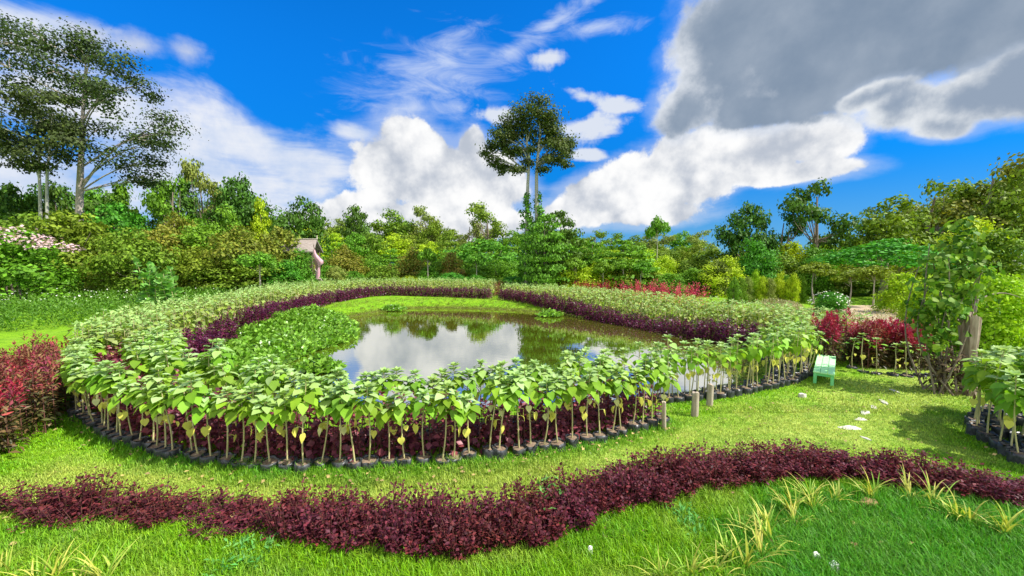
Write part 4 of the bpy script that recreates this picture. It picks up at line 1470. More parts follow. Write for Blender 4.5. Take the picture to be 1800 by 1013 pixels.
def proto(kind, seed):
    global rng
    keep, rng = rng, np.random.default_rng(seed)
    gc, gt = Geo(), Geo()
    U = rng.uniform
    if kind == 'broad':
        bl = []
        for z_, r_, m, s_ in ((3.0, 2.5, 6, 1.35), (5.2, 2.7, 7, 1.45), (7.2, 1.9, 5, 1.35), (8.7, .7, 2, 1.15)):
            a0 = U(0, 7)
            for k in range(m):
                a = a0 + k * 2 * pi / m + U(-.3, .3)
                rr_ = r_ * U(.75, 1.15)
                s2 = s_ * U(.75, 1.2)
                bl.append((cos(a) * rr_, sin(a) * rr_, z_ + U(-.5, .5), s2, s2, s2 * .8))
        crown(gc, bl, 210, .36, sub=12)
        tube(gt, curve((0, 0, -.1), (.2, .1, 5.5), .03, 6), np.linspace(.26, .10, 6), 7)
        limbs(gt, (.1, 0, 3.4), bl[::2], .12)
    elif kind == 'layered':
        bl = []
        for i in range(7):
            z_ = 2.2 + i * 1.15
            r_ = 3.4 * (1 - (i / 7.6) ** 1.5) * U(.85, 1.1)
            m = 6 if i < 5 else 3
            a0 = U(0, 7)
            for k in range(m):
                a = a0 + k * 2 * pi / m + U(-.3, .3)
                rr_ = r_ * U(.55, .85)
                bl.append((cos(a) * rr_, sin(a) * rr_, z_ + U(-.2, .2), r_ * .42 + .3, r_ * .42 + .3, .36))
        crown(gc, bl, 260, .34, sub=10, sig=.36)
        tube(gt, curve((0, 0, -.1), (.1, .1, 9.3), .015, 7), np.linspace(.20, .04, 7), 6)
        limbs(gt, (0, 0, 4), bl[::3], .06)
    elif kind == 'airy':
        bl = []
        for k in range(15):
            a = k * 2.4 + U(-.3, .3)
            z_ = 4.2 + 5.2 * ((k * .618) % 1)
            rr_ = 2.9 * math.sqrt(max(.05, 1 - ((z_ - 6.3) / 3.6) ** 2)) * U(.65, 1.1)
            s_ = U(.75, 1.25)
            bl.append((cos(a) * rr_, sin(a) * rr_, z_, s_, s_, s_ * .62))
        crown(gc, bl, 230, .34, sub=9, sig=.36)
        tube(gt, curve((0, 0, -.1), (.25, .1, 8.2), .02, 8), np.linspace(.24, .07, 8), 7)
        limbs(gt, (.12, 0, 5.2), bl, .11)
    elif kind == 'conic':
        bl = []
        for i in range(8):
            z_ = 1.8 + i * 1.03
            r_ = 2.5 * (1 - i / 9.0) * U(.9, 1.1)
            for k in range(5 if i < 6 else 3):
                a = U(0, 7)
                bl.append((cos(a) * r_ * .8, sin(a) * r_ * .8, z_ + U(-.3, .3), .55 + r_ * .32, .55 + r_ * .32, .75))
        crown(gc, bl, 200, .34, sub=10)
        tube(gt, curve((0, 0, -.1), (0, .1, 9.2), .01, 7), np.linspace(.22, .04, 7), 6)
    elif kind == 'bush':
        bl = []
        for z_, r_, m, s_ in ((1.4, 2.7, 7, 1.5), (4.0, 2.5, 7, 1.5), (6.4, 1.9, 5, 1.4), (8.4, .8, 3, 1.1)):
            a0 = U(0, 7)
            for k in range(m):
                a = a0 + k * 2 * pi / m + U(-.3, .3)
                rr_ = r_ * U(.7, 1.2)
                s2 = s_ * U(.7, 1.25)
                bl.append((cos(a) * rr_, sin(a) * rr_, z_ + U(-.7, .7), s2, s2, s2))
        crown(gc, bl, 190, .38, sub=12, sig=.34)
        for k in range(5):
            tube(gc, curve((U(-.3, .3), U(-.3, .3), -.1), (U(-1.6, 1.6), U(-1.6, 1.6), 5.5), .06, 5), np.linspace(.10, .03, 5), 5, 1)
    elif kind == 'sapling':
        bl = []
        for k in range(9):
            a = k * 2.4
            rr_ = 2.4 * math.sqrt(k / 9)
            bl.append((cos(a) * rr_, sin(a) * rr_, 8.2 - rr_ * .55 + U(-.4, .4), 1.15, 1.15, .75))
        crown(gc, bl, 220, .45, sub=9)
        tube(gt, curve((0, 0, -.1), (.1, .1, 7.8), .03, 7), np.linspace(.16, .07, 7), 6)
        limbs(gt, (.05, 0, 6.2), bl, .07)
    elif kind == 'flat':
        bl = []
        for k in range(30):
            a = k * 2.4
            rr_ = 3.7 * math.sqrt(k / 30)
            bl.append((cos(a) * rr_, sin(a) * rr_, 8.9 - (rr_ / 3.7) ** 2 * 3.4 + U(-.5, .5), 1.0, 1.0, .55))
        crown(gc, bl, 260, .30, sub=11)
        tube(gt, curve((0, 0, -.1), (.1, .1, 6), .03, 6), np.linspace(.3, .14, 6), 7)
        limbs(gt, (.05, 0, 4.2), bl[::2], .12)
    rng = keep
    return gc.mesh(kind + '_crown', ['tree_mid', 'bark']), (gt.mesh(kind + '_trunk', ['bark']) if gt.n else None)


NV = {'broad': 3, 'layered': 2, 'airy': 3, 'conic': 2, 'bush': 3, 'sapling': 2, 'flat': 1}
PROTO = {k: [proto(k, 700 + 10 * i + j) for j in range(n)] for i, (k, n) in enumerate(NV.items())}
COLW = {'dark': 'dark green', 'teak': 'mid green', 'olive': 'olive green', 'lime': 'yellow-green', 'rust': 'brownish', 'grey': 'grey-green', 'green': 'emerald green',
        'orange': 'orange-tinged', 'tall': 'dark olive', 'bright': 'pale bright green', 'vine': 'fresh green'}
KNAME = {'broad': 'broadleaf_tree', 'layered': 'tiered_tree', 'airy': 'open_crowned_tree', 'conic': 'conical_tree', 'bush': 'bush', 'sapling': 'young_tree', 'flat': 'umbrella_tree'}
KCAT = {'bush': 'bush'}


def tree(kind, px_, top, Y, wpx, col, label, group=None, trunk='bark', base=0.0):
    p = P(px_, top, Y)
    H = p[2] - base
    W_ = wpx * Y / F
    sx = W_ / 7.6
    t_ = thing(KNAME[kind], label, KCAT.get(kind, 'tree'), (p[0], Y, base), random.random() * 6.28, group, sc=(sx, sx, H / 9.6))
    me = PROTO[kind][random.randrange(NV[kind])]
    obj('crown' if kind != 'bush' else 'foliage', me[0], t_, mat=TREE[col])
    if me[1]:
        obj('trunk', me[1], t_, mat=MATS[trunk])
    return t_


# --- trees one can tell apart: kind, px, top, depth, width px, colour, label
named = [
    ('broad', 415, 296, 62, 95, 'dark', 'dark rounded tree rising above the belt, next to the slim feathery tree'),
    ('airy', 352, 282, 64, 80, 'grey', 'slim feathery open tree beside the dark rounded one in the tall belt'),
    ('airy', 300, 308, 60, 85, 'teak', 'loose green tree under the right edge of the giant tree crown'),
    ('conic', 457, 352, 60, 60, 'lime', 'bright yellow-green pointed tree before the dark round tree'),
    ('broad', 530, 344, 62, 85, 'dark', 'dense dark green tree standing above the thatched hut'),
    ('broad', 625, 353, 160, 58, 'dark', 'dark narrow tree breaking the skyline right of the hut'),
    ('broad', 692, 371, 180, 85, 'olive', 'rounded olive tree on the skyline beyond the pond'),
    ('airy', 748, 362, 180, 60, 'grey', 'grey-green thin-leaved tree on the skyline, alone among rounded ones'),
    ('airy', 857, 355, 165, 85, 'olive', 'uneven knobbly tree just left of the twin-trunked tree'),
    ('layered', 958, 374, 47, 95, 'green', 'dark tiered tree hugging the foot of the twin-trunked tree'),
    ('layered', 985, 368, 50, 95, 'dark', 'tiered dark tree immediately right of the ivy columns'),
    ('sapling', 1155, 373, 110, 50, 'teak', 'small umbrella-shaped tree alone against the pale sky'),
    ('broad', 1318, 347, 54, 92, 'dark', 'dense dark oval tree on the right skyline'),
    ('airy', 1378, 372, 56, 80, 'dark', 'lower dark spreading tree between the oval one and the tall gappy one'),
    ('airy', 1438, 316, 52, 115, 'dark', 'tall gappy dark tree leaning over the right-hand shrubs'),
    ('flat', 1555, 422, 40, 190, 'green', 'wide flat-topped emerald shade tree below the olive tree'),
    ('broad', 1565, 350, 52, 130, 'olive', 'olive-brown round tree above the flat-topped shade tree'),
    ('airy', 1640, 320, 56, 150, 'olive', 'broad olive tree with pale bare limbs on the right skyline'),
    ('airy', 1655, 335, 60, 130, 'grey', 'grey-green hazy tree behind the broad olive trees'),
    ('airy', 1740, 282, 50, 170, 'rust', 'tallest olive-brown open tree at the right end of the skyline'),
    ('broad', 1800, 300, 46, 130, 'olive', 'tall olive tree cut off by the picture edge above the tarp roof'),
    ('bush', 1760, 400, 36, 120, 'olive', 'olive thicket in front of the tallest open tree'),
    ('broad', 205, 345, 50, 110, 'green', 'deep green bushy tree between the giant trunk and the belt'),
    ('conic', 215, 320, 56, 90, 'teak', 'dark conical tree behind the giant trunk'),
    ('broad', 15, 310, 52, 110, 'dark', 'dark tree mass at the picture edge behind the twin pale trunks'),
    ('conic', 95, 325, 56, 80, 'dark', 'dark tree in the gap between twin pale trunks and giant trunk'),
    ('broad', 125, 362, 42, 145, 'olive', 'sunlit olive tree in front of the giant pale trunk'),
    ('broad', 40, 378, 40, 120, 'olive', 'yellowish bushy tree above the pink blossoms'),
    ('broad', 230, 398, 38, 110, 'olive', 'olive umbrella-crowned tree with slim trunk beside the big-leaved plant'),
    ('broad', 270, 395, 44, 110, 'rust', 'brownish spreading tree above the big-leaved plant'),
    ('broad', 350, 388, 46, 110, 'teak', 'mid green tree with flat leaf tiers left of the hut'),
    ('broad', 420, 395, 44, 110, 'rust', 'rusty leaved tree in front of the belt left of the hut'),
    ('broad', 490, 392, 48, 90, 'rust', 'rusty tree leaning toward the hut roof'),
    ('sapling', 455, 435, 38, 85, 'green', 'small leaning fern-like tree with arching green fronds'),
    ('bush', 525, 435, 47, 55, 'green', 'bright green climber bush covering the hut front'),
    ('bush', 500, 462, 44, 60, 'green', 'leafy green bush in the shade beneath the hut'),
    ('bush', 588, 465, 50, 45, 'grey', 'bluish leafy bush at the foot of the hut steps'),
    ('sapling', 752, 430, 56, 46, 'teak', 'young tree with slim pale trunk before the orange bushes'),
    ('sapling', 838, 440, 56, 46, 'green', 'young tree with white trunk left of the twin-trunked tree'),
    ('bush', 725, 440, 60, 52, 'orange', 'orange-tinged bush glowing between green trees beyond the pond'),
    ('bush', 793, 442, 60, 50, 'orange', 'second orange-tinged bush, nearer the twin-trunked tree'),
    ('bush', 605, 425, 70, 30, 'orange', 'small orange patch of bush right of the hut'),
    ('bush', 682, 468, 57, 22, 'maroon', 'small dark maroon bush low at the foot of the belt beyond the pond'),
    ('broad', 850, 415, 78, 120, 'green', 'bright emerald tree filling the gap left of the ivy columns'),
    ('layered', 1095, 420, 50, 130, 'teak', 'wide tiered tree shading the red strip of flowers'),
    ('layered', 1040, 425, 54, 90, 'teak', 'tiered mid green tree behind the faded red strip'),
    ('bush', 1265, 452, 46, 52, 'grey', 'grey-leaved bush under the dark oval tree'),
    ('bush', 1330, 425, 48, 70, 'green', 'emerald bush in the light green thicket below the dark oval tree'),
    ('sapling', 1540, 460, 34, 70, 'olive', 'young olive tree with slanting pale trunk on the grass strip'),
    ('sapling', 1495, 470, 36, 70, 'olive', 'small bushy tree on the grass behind the white-flowered bush'),
    ('sapling', 1435, 455, 38, 70, 'olive', 'thin young tree before the tall gappy dark tree'),
    ('bush', 1590, 478, 30, 70, 'lime', 'yellow-green shrub at the grass edge left of the vine-covered stump'),
    ('bush', 1750, 470, 17, 120, 'lime', 'yellow-green shrub thicket behind the vine-covered stump'),
    ('bush', 1640, 482, 20, 85, 'lime', 'lime shrub peeking out beside the vine-covered stump'),
]
for (k, x_, tp, Y, wd, c_, l_) in named:
    tree(k, x_, tp, Y, wd, c_, l_, trunk='bark_pale' if k == 'sapling' else 'bark')

for (x_, tp, ns, l_) in ((270, 450, 6, 'taller pale big-leaved plant standing above the green herb bed'), (307, 467, 4, 'shorter pale big-leaved plant beside the taller one in the herb bed')):
    q = P(x_, tp, 29)
    g = Geo()
    ft = np.column_stack([rng.normal(size=(ns, 2)) * .35, np.zeros(ns)])
    shoots(g, ft, q[2] * rng.uniform(.72, 1.0, ns), 34, .44, 0, .40, HEART_V, HEART_F, up=.45, zlo=.3, stem_mi=1, stem_r=.03)
    tag(obj('big_leaved_plant', g.mesh('big_leaved_plant', [TREE['bright'], 'stem_tan']), None, (q[0], 29, 0)), l_, 'plant')

# --- belts of trees behind, each a tree of its own
SKY = np.array([(-200, 300), (0, 318), (60, 310), (160, 330), (270, 320), (330, 305), (400, 310), (455, 350), (520, 360), (600, 385), (650, 385), (720, 392), (790, 388),
                (880, 398), (960, 400), (1030, 400), (1080, 405), (1120, 410), (1200, 413), (1250, 405), (1300, 392), (1360, 385), (1440, 380), (1500, 402), (1540, 370),
                (1600, 345), (1700, 305), (1800, 308), (2000, 300)])


def belt(x0, x1, step, Ylo, Yhi, dtop, jit, wd, kinds, cols, where, grp):
    x = x0
    while x < x1:
        px_ = x + random.uniform(-.3, .3) * step
        tp = np.interp(px_, SKY[:, 0], SKY[:, 1]) + dtop + random.uniform(-jit, jit)
        k, c_ = random.choice(kinds), random.choice(cols)
        word = {'broad': 'rounded tree', 'layered': 'tiered tree', 'airy': 'loose-crowned tree', 'conic': 'pointed tree', 'bush': 'bush'}[k]
        tree(k, px_, tp, random.uniform(Ylo, Yhi), wd * random.uniform(.8, 1.3), c_, f'{COLW[c_]} {word} {where}', f'{COLW[c_]} {word}s {grp}')
        x += step


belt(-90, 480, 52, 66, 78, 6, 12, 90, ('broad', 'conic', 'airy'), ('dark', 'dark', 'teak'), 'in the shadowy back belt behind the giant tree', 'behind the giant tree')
belt(-80, 520, 62, 46, 56, 68, 14, 95, ('broad', 'broad', 'bush'), ('olive', 'teak', 'olive', 'rust'), 'in the middle belt left of the hut', 'left of the hut')
belt(-80, 520, 70, 40, 46, 122, 12, 90, ('bush', 'broad'), ('dark', 'teak', 'olive'), 'behind the green herb bed', 'behind the herb bed')
belt(560, 1260, 34, 165, 205, 0, 9, 62, ('broad', 'airy', 'broad'), ('olive', 'teak', 'olive', 'grey'), 'on the far skyline beyond the pond', 'on the far skyline')
belt(545, 1260, 36, 120, 150, 26, 10, 62, ('broad', 'broad', 'layered'), ('olive', 'teak', 'olive', 'lime'), 'in the second belt beyond the pond', 'in the second belt beyond the pond')
belt(580, 1000, 36, 60, 68, 58, 10, 60, ('broad', 'bush', 'layered'), ('teak', 'olive', 'teak', 'rust'), 'in the front belt beyond the pond', 'in the front belt beyond the pond')
belt(590, 1000, 40, 54, 58, 84, 8, 52, ('bush',), ('lime', 'olive', 'teak', 'green'), 'low at the foot of the belt beyond the pond', 'at the foot of the belt beyond the pond')
belt(1020, 1500, 38, 52, 66, 38, 12, 68, ('bush', 'broad'), ('lime', 'lime', 'olive'), 'in the sunny thicket below the dark oval tree', 'in the sunny thicket')
belt(1010, 1500, 42, 46, 52, 62, 8, 62, ('bush',), ('lime', 'lime', 'teak', 'olive'), 'low in the sunny thicket beyond the sunflowers', 'low in the sunny thicket')
belt(1500, 1900, 50, 60, 74, 12, 12, 95, ('broad', 'airy'), ('olive', 'grey', 'rust'), 'in the high belt behind the flat-topped shade tree', 'in the high right belt')
belt(1480, 1900, 46, 42, 50, 85, 14, 85, ('bush', 'broad'), ('olive', 'lime', 'teak'), 'around the flat-topped shade tree', 'around the shade tree')
for x_ in range(1290, 1420, 13):
    tree('bush', x_ + random.uniform(-3, 3), 482 + random.uniform(-4, 4), 38 + random.uniform(-1.5, 1.5), 22, random.choice(('grey', 'teak', 'lime')),
         'upright leafy plant in the row beyond the red-tinged sunflower edge', 'upright plants in the row by the soil field')
for i, x_ in enumerate((1010, 1060, 1095, 1130)):
    tree('sapling', x_, 448 + 6 * (i % 2), 46, 52, 'teak', 'slim young tree rising behind the red strip of flowers', 'young trees behind the red strip', trunk='bark_pale')
for i, x_ in enumerate((1620, 1665, 1700, 1790)):
    tree('bush', x_, 490 + 8 * (i % 2), 24 + 2 * i, 55, 'lime', 'low yellow-green bush in the scrub behind the vine-covered stump', 'low bushes in the scrub')


# --- giants built one by one from their crown lobes
def giant(name, label, px_, Y, trunks, lobes_px, leafcol, per, leaf, trunk_mat, dz=.7, group=None, sub=9, sig=.33, grow=1.0, zf=.95, fork=.45):
    b = P(px_, 462, Y)
    c0 = np.array([b[0], Y, 0.0])
    t_ = thing(name, label, 'tree', c0)
    bl = []
    for (x_, y_, rx, ry) in lobes_px:
        rx, ry = rx * grow, ry * grow
        p = P(x_, y_, Y) - c0
        wx = rx * Y / F
        # a crown has depth: lobes are spread round the trunk as widely as across
        p[1] += rng.normal() * dz * wx
        bl.append((*p, wx, wx, ry * Y / F * zf))
    gc, gt = Geo(), Geo()
    crown(gc, bl, per, leaf, sub=sub, sig=sig, hollow=.35)
    for ti, (pts, r0, r1) in enumerate(trunks):
        q = [P(x_, y_, Y) - c0 for (x_, y_) in pts]
        q[0][2] = -.1
        q = np.array(q)
        q[:, 1] += rng.normal(size=len(q)) * .05
        qq = resample(q, n=12)
        tube(gt, qq, np.linspace(r0, r1, 12), 9)
        tx = qq[:, 0]
        for k, bb in enumerate(bl):
            if len(trunks) > 1 and np.argmin([abs(bb[0] - (P(tr_[0][-1][0], tr_[0][-1][1], Y) - c0)[0]) for tr_ in trunks]) != ti:
                continue
            zt = min(qq[-1, 2], max(qq[-1, 2] * fork, bb[2] - abs(bb[0]) * .55 - 1.0))
            st = np.array([np.interp(zt, qq[:, 2], qq[:, 0]), np.interp(zt, qq[:, 2], qq[:, 1]), zt])
            pth = curve(st, np.array(bb[:3]), .05, 7, .08)
            tube(gt, pth, np.linspace(max(r1, .15) * rng.uniform(.5, .9), .03, 7), 5, 0, False)
            for m in range(3):
                e_ = np.array(bb[:3]) + rdir(1)[0] * np.array(bb[3:]) * .8
                tube(gt, curve(pth[4], e_, .06, 4), np.linspace(.07, .02, 4), 4, 0, False)
    obj('crown', gc.mesh(name + '_crown', [TREE[leafcol]]), t_)
    obj('trunk', gt.mesh(name + '_trunk', [trunk_mat]), t_)
    return t_, c0


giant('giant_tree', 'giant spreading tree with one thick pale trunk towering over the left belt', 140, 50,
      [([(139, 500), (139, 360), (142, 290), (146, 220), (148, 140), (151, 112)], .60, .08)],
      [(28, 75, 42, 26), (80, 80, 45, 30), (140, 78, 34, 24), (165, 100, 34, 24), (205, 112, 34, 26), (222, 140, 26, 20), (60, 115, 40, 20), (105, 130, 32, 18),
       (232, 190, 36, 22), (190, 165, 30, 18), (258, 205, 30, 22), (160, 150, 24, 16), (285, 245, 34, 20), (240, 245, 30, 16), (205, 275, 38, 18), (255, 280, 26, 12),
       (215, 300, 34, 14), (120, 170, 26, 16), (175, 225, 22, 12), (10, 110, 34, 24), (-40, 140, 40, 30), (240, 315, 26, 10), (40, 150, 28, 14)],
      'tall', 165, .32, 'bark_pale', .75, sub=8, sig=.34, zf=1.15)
giant('twin_pale_tree', 'shorter dark tree on two slender pale trunks at the picture edge', 76, 46,
      [([(72, 500), (72, 380), (70, 300), (66, 230)], .22, .10), ([(82, 500), (82, 380), (84, 300), (92, 225)], .22, .10)],
      [(20, 195, 40, 22), (65, 190, 36, 20), (105, 195, 34, 20), (30, 228, 38, 20), (90, 232, 40, 20), (120, 255, 34, 18), (60, 262, 36, 16), (10, 250, 30, 20),
       (95, 285, 34, 14), (45, 290, 30, 12), (125, 225, 26, 18), (-30, 230, 36, 30)],
      'tall', 230, .32, 'bark_grey', .6, sub=8, sig=.34, zf=1.1)
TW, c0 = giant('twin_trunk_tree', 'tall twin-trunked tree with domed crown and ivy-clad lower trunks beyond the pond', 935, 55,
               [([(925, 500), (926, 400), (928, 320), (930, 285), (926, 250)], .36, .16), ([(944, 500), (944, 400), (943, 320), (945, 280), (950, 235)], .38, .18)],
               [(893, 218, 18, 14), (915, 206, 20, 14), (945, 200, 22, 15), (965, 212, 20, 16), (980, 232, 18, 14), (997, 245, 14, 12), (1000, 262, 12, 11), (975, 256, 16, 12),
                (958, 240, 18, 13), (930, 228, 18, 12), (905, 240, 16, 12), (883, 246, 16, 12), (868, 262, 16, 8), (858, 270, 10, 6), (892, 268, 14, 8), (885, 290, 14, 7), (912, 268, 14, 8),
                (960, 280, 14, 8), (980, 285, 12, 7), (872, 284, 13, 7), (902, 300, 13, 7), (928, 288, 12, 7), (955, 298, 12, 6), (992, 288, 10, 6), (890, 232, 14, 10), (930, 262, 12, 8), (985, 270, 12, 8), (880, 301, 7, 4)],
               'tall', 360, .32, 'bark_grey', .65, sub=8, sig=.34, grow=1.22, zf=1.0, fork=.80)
for o_ in TW.children:
    if o_.name.startswith('crown'):
        o_.data.materials[0] = leafmat('tree_twin', (0.055, 0.090, 0.014), 0.03, 0.9, 0.24, 0.6, 0.2, col2=(0.12, 0.13, 0.022))
g = Geo()
for (x_, r0) in ((924, 1.1), (945, 1.2)):
    bl = []
    for k in range(14):
        y_ = 345 + k * 10.5
        p = P(x_ + random.uniform(-2, 2), y_, 55) - c0
        r_ = .45 + r0 * (k / 13) ** .8
        for m in range(3):
            a = random.random() * 7
            bl.append((p[0] + cos(a) * r_ * .5, cos(a * 1.7) * r_ * .5, p[2], r_ * .62, r_ * .62, .75))
    crown(g, bl, 150, .34, sub=8, sig=.34)
obj('ivy', g.mesh('twin_trunk_ivy', [TREE['green']]), TW)

# pink-blossomed bush at the picture edge, white-flowered bush by the soil field
t_ = tree('bush', 22, 402, 33, 150, 'teak', 'bush topped with pale pink blossom at the picture edge')
t_.name = 'blossom_bush'
g = Geo()
crown(g, [(cos(a) * r_, sin(a) * r_, 9.3 - r_ * .6, 1.2, 1.2, .55) for a, r_ in zip(np.arange(16) * 2.4, np.sqrt(np.arange(16) / 16) * 3.2)], 62, .28, sub=9)
obj('blossom', g.mesh('blossom', ['blossom_pink']), t_)
p_ = G(1457, 560)
t_ = thing('flowering_bush', 'round dark green bush dotted with white flowers beside the soil field', 'bush', p_, 0, None, sc=(.30, .30, .21))
obj('foliage', PROTO['bush'][0][0], t_, mat=TREE['green'])
g = Geo()
d_ = rdir(95)
d_[:, 2] = np.abs(d_[:, 2])
V, Fc = scatter(RND_V, LEAF_F, frames(rdir(95), d_), d_ * [4.1, 4.1, 4.6] + [0, 0, 4.8], .45)
g.add(V, Fc)
obj('blossom', g.mesh('white_blossom', ['blossom_white']), t_)

# vine-covered stump and the climber beside it
b = G(1662, 690)
t_ = thing('climbing_vine', 'tangled broad-leaved vine climbing above dry brown stems next to the stump', 'vine', b)
bl = []
for (x_, y_, rx, ry) in ((1690, 405, 20, 18), (1672, 432, 28, 20), (1710, 440, 26, 20), (1650, 462, 22, 16), (1690, 470, 34, 22), (1660, 500, 30, 20), (1700, 515, 34, 18),
                         (1640, 535, 28, 20), (1665, 550, 24, 18), (1625, 560, 22, 20), (1655, 585, 24, 18), (1640, 605, 18, 16)):
    p = P(x_, y_, b[1] + (rng.uniform(-.4, .5) if x_ < 1668 or y_ < 520 else rng.uniform(.5, 1.1))) - b
    bl.append((*p, rx * b[1] / F, rx * b[1] / F, ry * b[1] / F))
g = Geo()
crown(g, bl, 640, .145, sub=9, sig=.40, tv=HEART_V, tf=HEART_F)
obj('leaves', g.mesh('vine_leaves', [TREE['vine']]), t_)
g = Geo()
crown(g, [(*(P(x_, y_, b[1] + .1) - b), rx * b[1] / F, .45, ry * b[1] / F) for (x_, y_, rx, ry) in ((1655, 620, 22, 22), (1650, 650, 24, 22), (1660, 675, 26, 16), (1682, 642, 22, 20), (1692, 672, 26, 22), (1706, 640, 20, 16), (1640, 640, 14, 20))],
      700, .2, sub=10, sig=.4, tv=SLIM_V, tf=LEAF_F)
for k in range(12):
    tube(g, curve((rng.normal() * .3, rng.normal() * .2, 0), (*(rng.normal(size=2) * .5), rng.uniform(2.5, 4.6)), .06, 8), np.linspace(.03, .012, 8), 5, 1)
obj('dry_leaves', g.mesh('vine_dry_leaves', ['brown_leaf', 'bark']), t_)
s0 = G(1702, 694)
g = Geo()
zz = np.array([-.1, .3, .9, 1.35, 1.7, 2.02, 2.2]) * (P(1702, 556, s0[1])[2] / 2.2)
rad = np.array([.17, .16, .15, .17, .20, .22, .23])
n = 18
th = np.arange(n) * 2 * pi / n
rg = 1 + .10 * np.sin(3 * th + 1) + .07 * np.sin(7 * th) + .05 * rng.normal(size=n)
V = np.stack([np.column_stack([np.cos(th) * r_ * rg - .05 * z_, np.sin(th) * r_ * rg, np.full(n, z_)]) for z_, r_ in zip(zz, rad)])
V[-1, :, 2] += .10 * np.sin(2 * th) + rng.normal(size=n) * .05
g.add(V.reshape(-1, 3), [[k * n + j, k * n + (j + 1) % n, (k + 1) * n + (j + 1) % n, (k + 1) * n + j] for k in range(len(zz) - 1) for j in range(n)], 0, False)
g.add(np.vstack([V[-1], [[-.11, 0, zz[-1] - .12]]]), [[k, (k + 1) % n, n] for k in range(n)], 0, False)
tag(obj('tree_stump', g.mesh('tree_stump', ['stump_wood']), None, tuple(s0)), 'tall weathered grey-brown stump wrapped in vine', 'stump')
g = Geo()
pA, pB = P(1718, 528, 14), P(1795, 524, 14)
pth = curve(pA, pB, 0, 9)
pth[:, 2] += np.sin(np.linspace(0, pi, 9)) * .22
tube(g, pth - pA, np.linspace(.035, .012, 9), 6)
tube(g, [pth[0] - pA, [-.15, .0, -pA[2] * .5], [-.05, .1, -pA[2]]], [.035, .045, .05], 6)
tag(obj('dead_branch', g.mesh('dead_branch', ['bark']), None, tuple(pA)), 'bare grey branch arching through the scrub behind the stump', 'branch')

# ------------------------------------------------------------------ thatched hut with pink cloth
Yh = 50.0
hc = P(528, 462, Yh)
t_ = thing('hut', 'stilted wooden hut with grey thatched roof half hidden by bushes', 'hut', (hc[0], Yh, 0), R(8))
zr = P(530, 421, Yh)[2]
g = Geo()
L_, D_, dr_ = 2.3, 1.7, 1.55
V = [(-L_, -D_, zr - dr_), (L_, -D_, zr - dr_), (L_ * .92, 0, zr), (-L_ * .92, 0, zr), (-L_, D_, zr - dr_), (L_, D_, zr - dr_)]
V += [(x, y, z - .16) for (x, y, z) in V]
g.add(V, [[0, 1, 2, 3], [3, 2, 5, 4], [6, 9, 8, 7], [9, 10, 11, 8], [0, 6, 7, 1], [4, 5, 11, 10], [0, 3, 9, 6], [3, 4, 10, 9], [1, 7, 8, 2], [2, 8, 11, 5]], 0, False)
roof = obj('roof', g.mesh('hut_roof', ['thatch']), t_)
g = Geo()
box(g, (0, 0, zr + .05), (L_ * 1.9, .22, .10), bev=.02)
box(g, (L_ * .93, 0, zr + .28), (.10, .08, .5), bev=.02)
obj('ridge_cap', g.mesh('hut_ridge', ['pale_wood']), roof)
for sx in (-1, 1):
    for sy in (-1, 1):
        g = Geo()
        tube(g, [(sx * (L_ - .4), sy * (D_ - .35), -.1), (sx * (L_ - .4), sy * (D_ - .35), zr - dr_ + .15)], .09, 8)
        obj('post', g.mesh('hut_post', ['hut_wood']), t_)
g = Geo()
box(g, (0, 0, 2.3), (L_ * 2 - .5, D_ * 2 - .4, .14), bev=.02)
obj('floor', g.mesh('hut_floor', ['hut_wood']), t_)
g = Geo()
for k in range(14):
    box(g, (-L_ + .55 + k * (2 * L_ - 1.1) / 13, D_ - .5, 3.4), (.24, .05, 2.05))
obj('wall', g.mesh('hut_wall', ['hut_wood']), t_)
g = Geo()
a_, b_ = np.array([L_ - .2, -.6, 2.3]), np.array([L_ + 1.3, -1.5, 0])
for s_ in (-.35, .35):
    tube(g, [a_ + [0, s_, 0], b_ + [0, s_, 0]], .05, 6)
for k in range(7):
    q = a_ + (b_ - a_) * (k + .5) / 7
    box(g, q, (.22, .75, .05))
st = obj('steps', g.mesh('hut_steps', ['hut_wood']), t_)
g = Geo()
tube(g, [a_ + [0, -.4, .9], b_ + [0, -.4, .95]], .05, 6)
for k in (0.02, .5, .98):
    q = a_ + (b_ - a_) * k + [0, -.4, 0]
    tube(g, [q, q + [0, 0, .92]], .045, 6)
obj('handrail', g.mesh('hut_handrail', ['pale_wood']), st)


def cloth(name, label, pts, wid, mat, band=None):
    """hanging gathered cloth: pts (px, py), half widths in m"""
    Yc = Yh - 2.6
    c_ = P(pts[0][0], pts[0][1], Yc)
    g = Geo()
    n = 14
    th = np.arange(n) * 2 * pi / n
    rings = []
    for (x_, y_), w_ in zip(pts, wid):
        p = P(x_, y_, Yc) - c_
        fold = 1 + .18 * np.sin(4 * th)
        rings.append(np.column_stack([p[0] + np.cos(th) * w_ * fold, p[1] + np.sin(th) * w_ * .55 * fold, np.full(n, p[2])]))
    V = np.vstack(rings)
    g.add(V, [[k * n + j, k * n + (j + 1) % n, (k + 1) * n + (j + 1) % n, (k + 1) * n + j] for k in range(len(pts) - 1) for j in range(n)])
    o_ = tag(obj(name, g.mesh(name, [mat]), None, tuple(c_)), label, 'cloth', 'pink cloths on the hut post')
    return o_


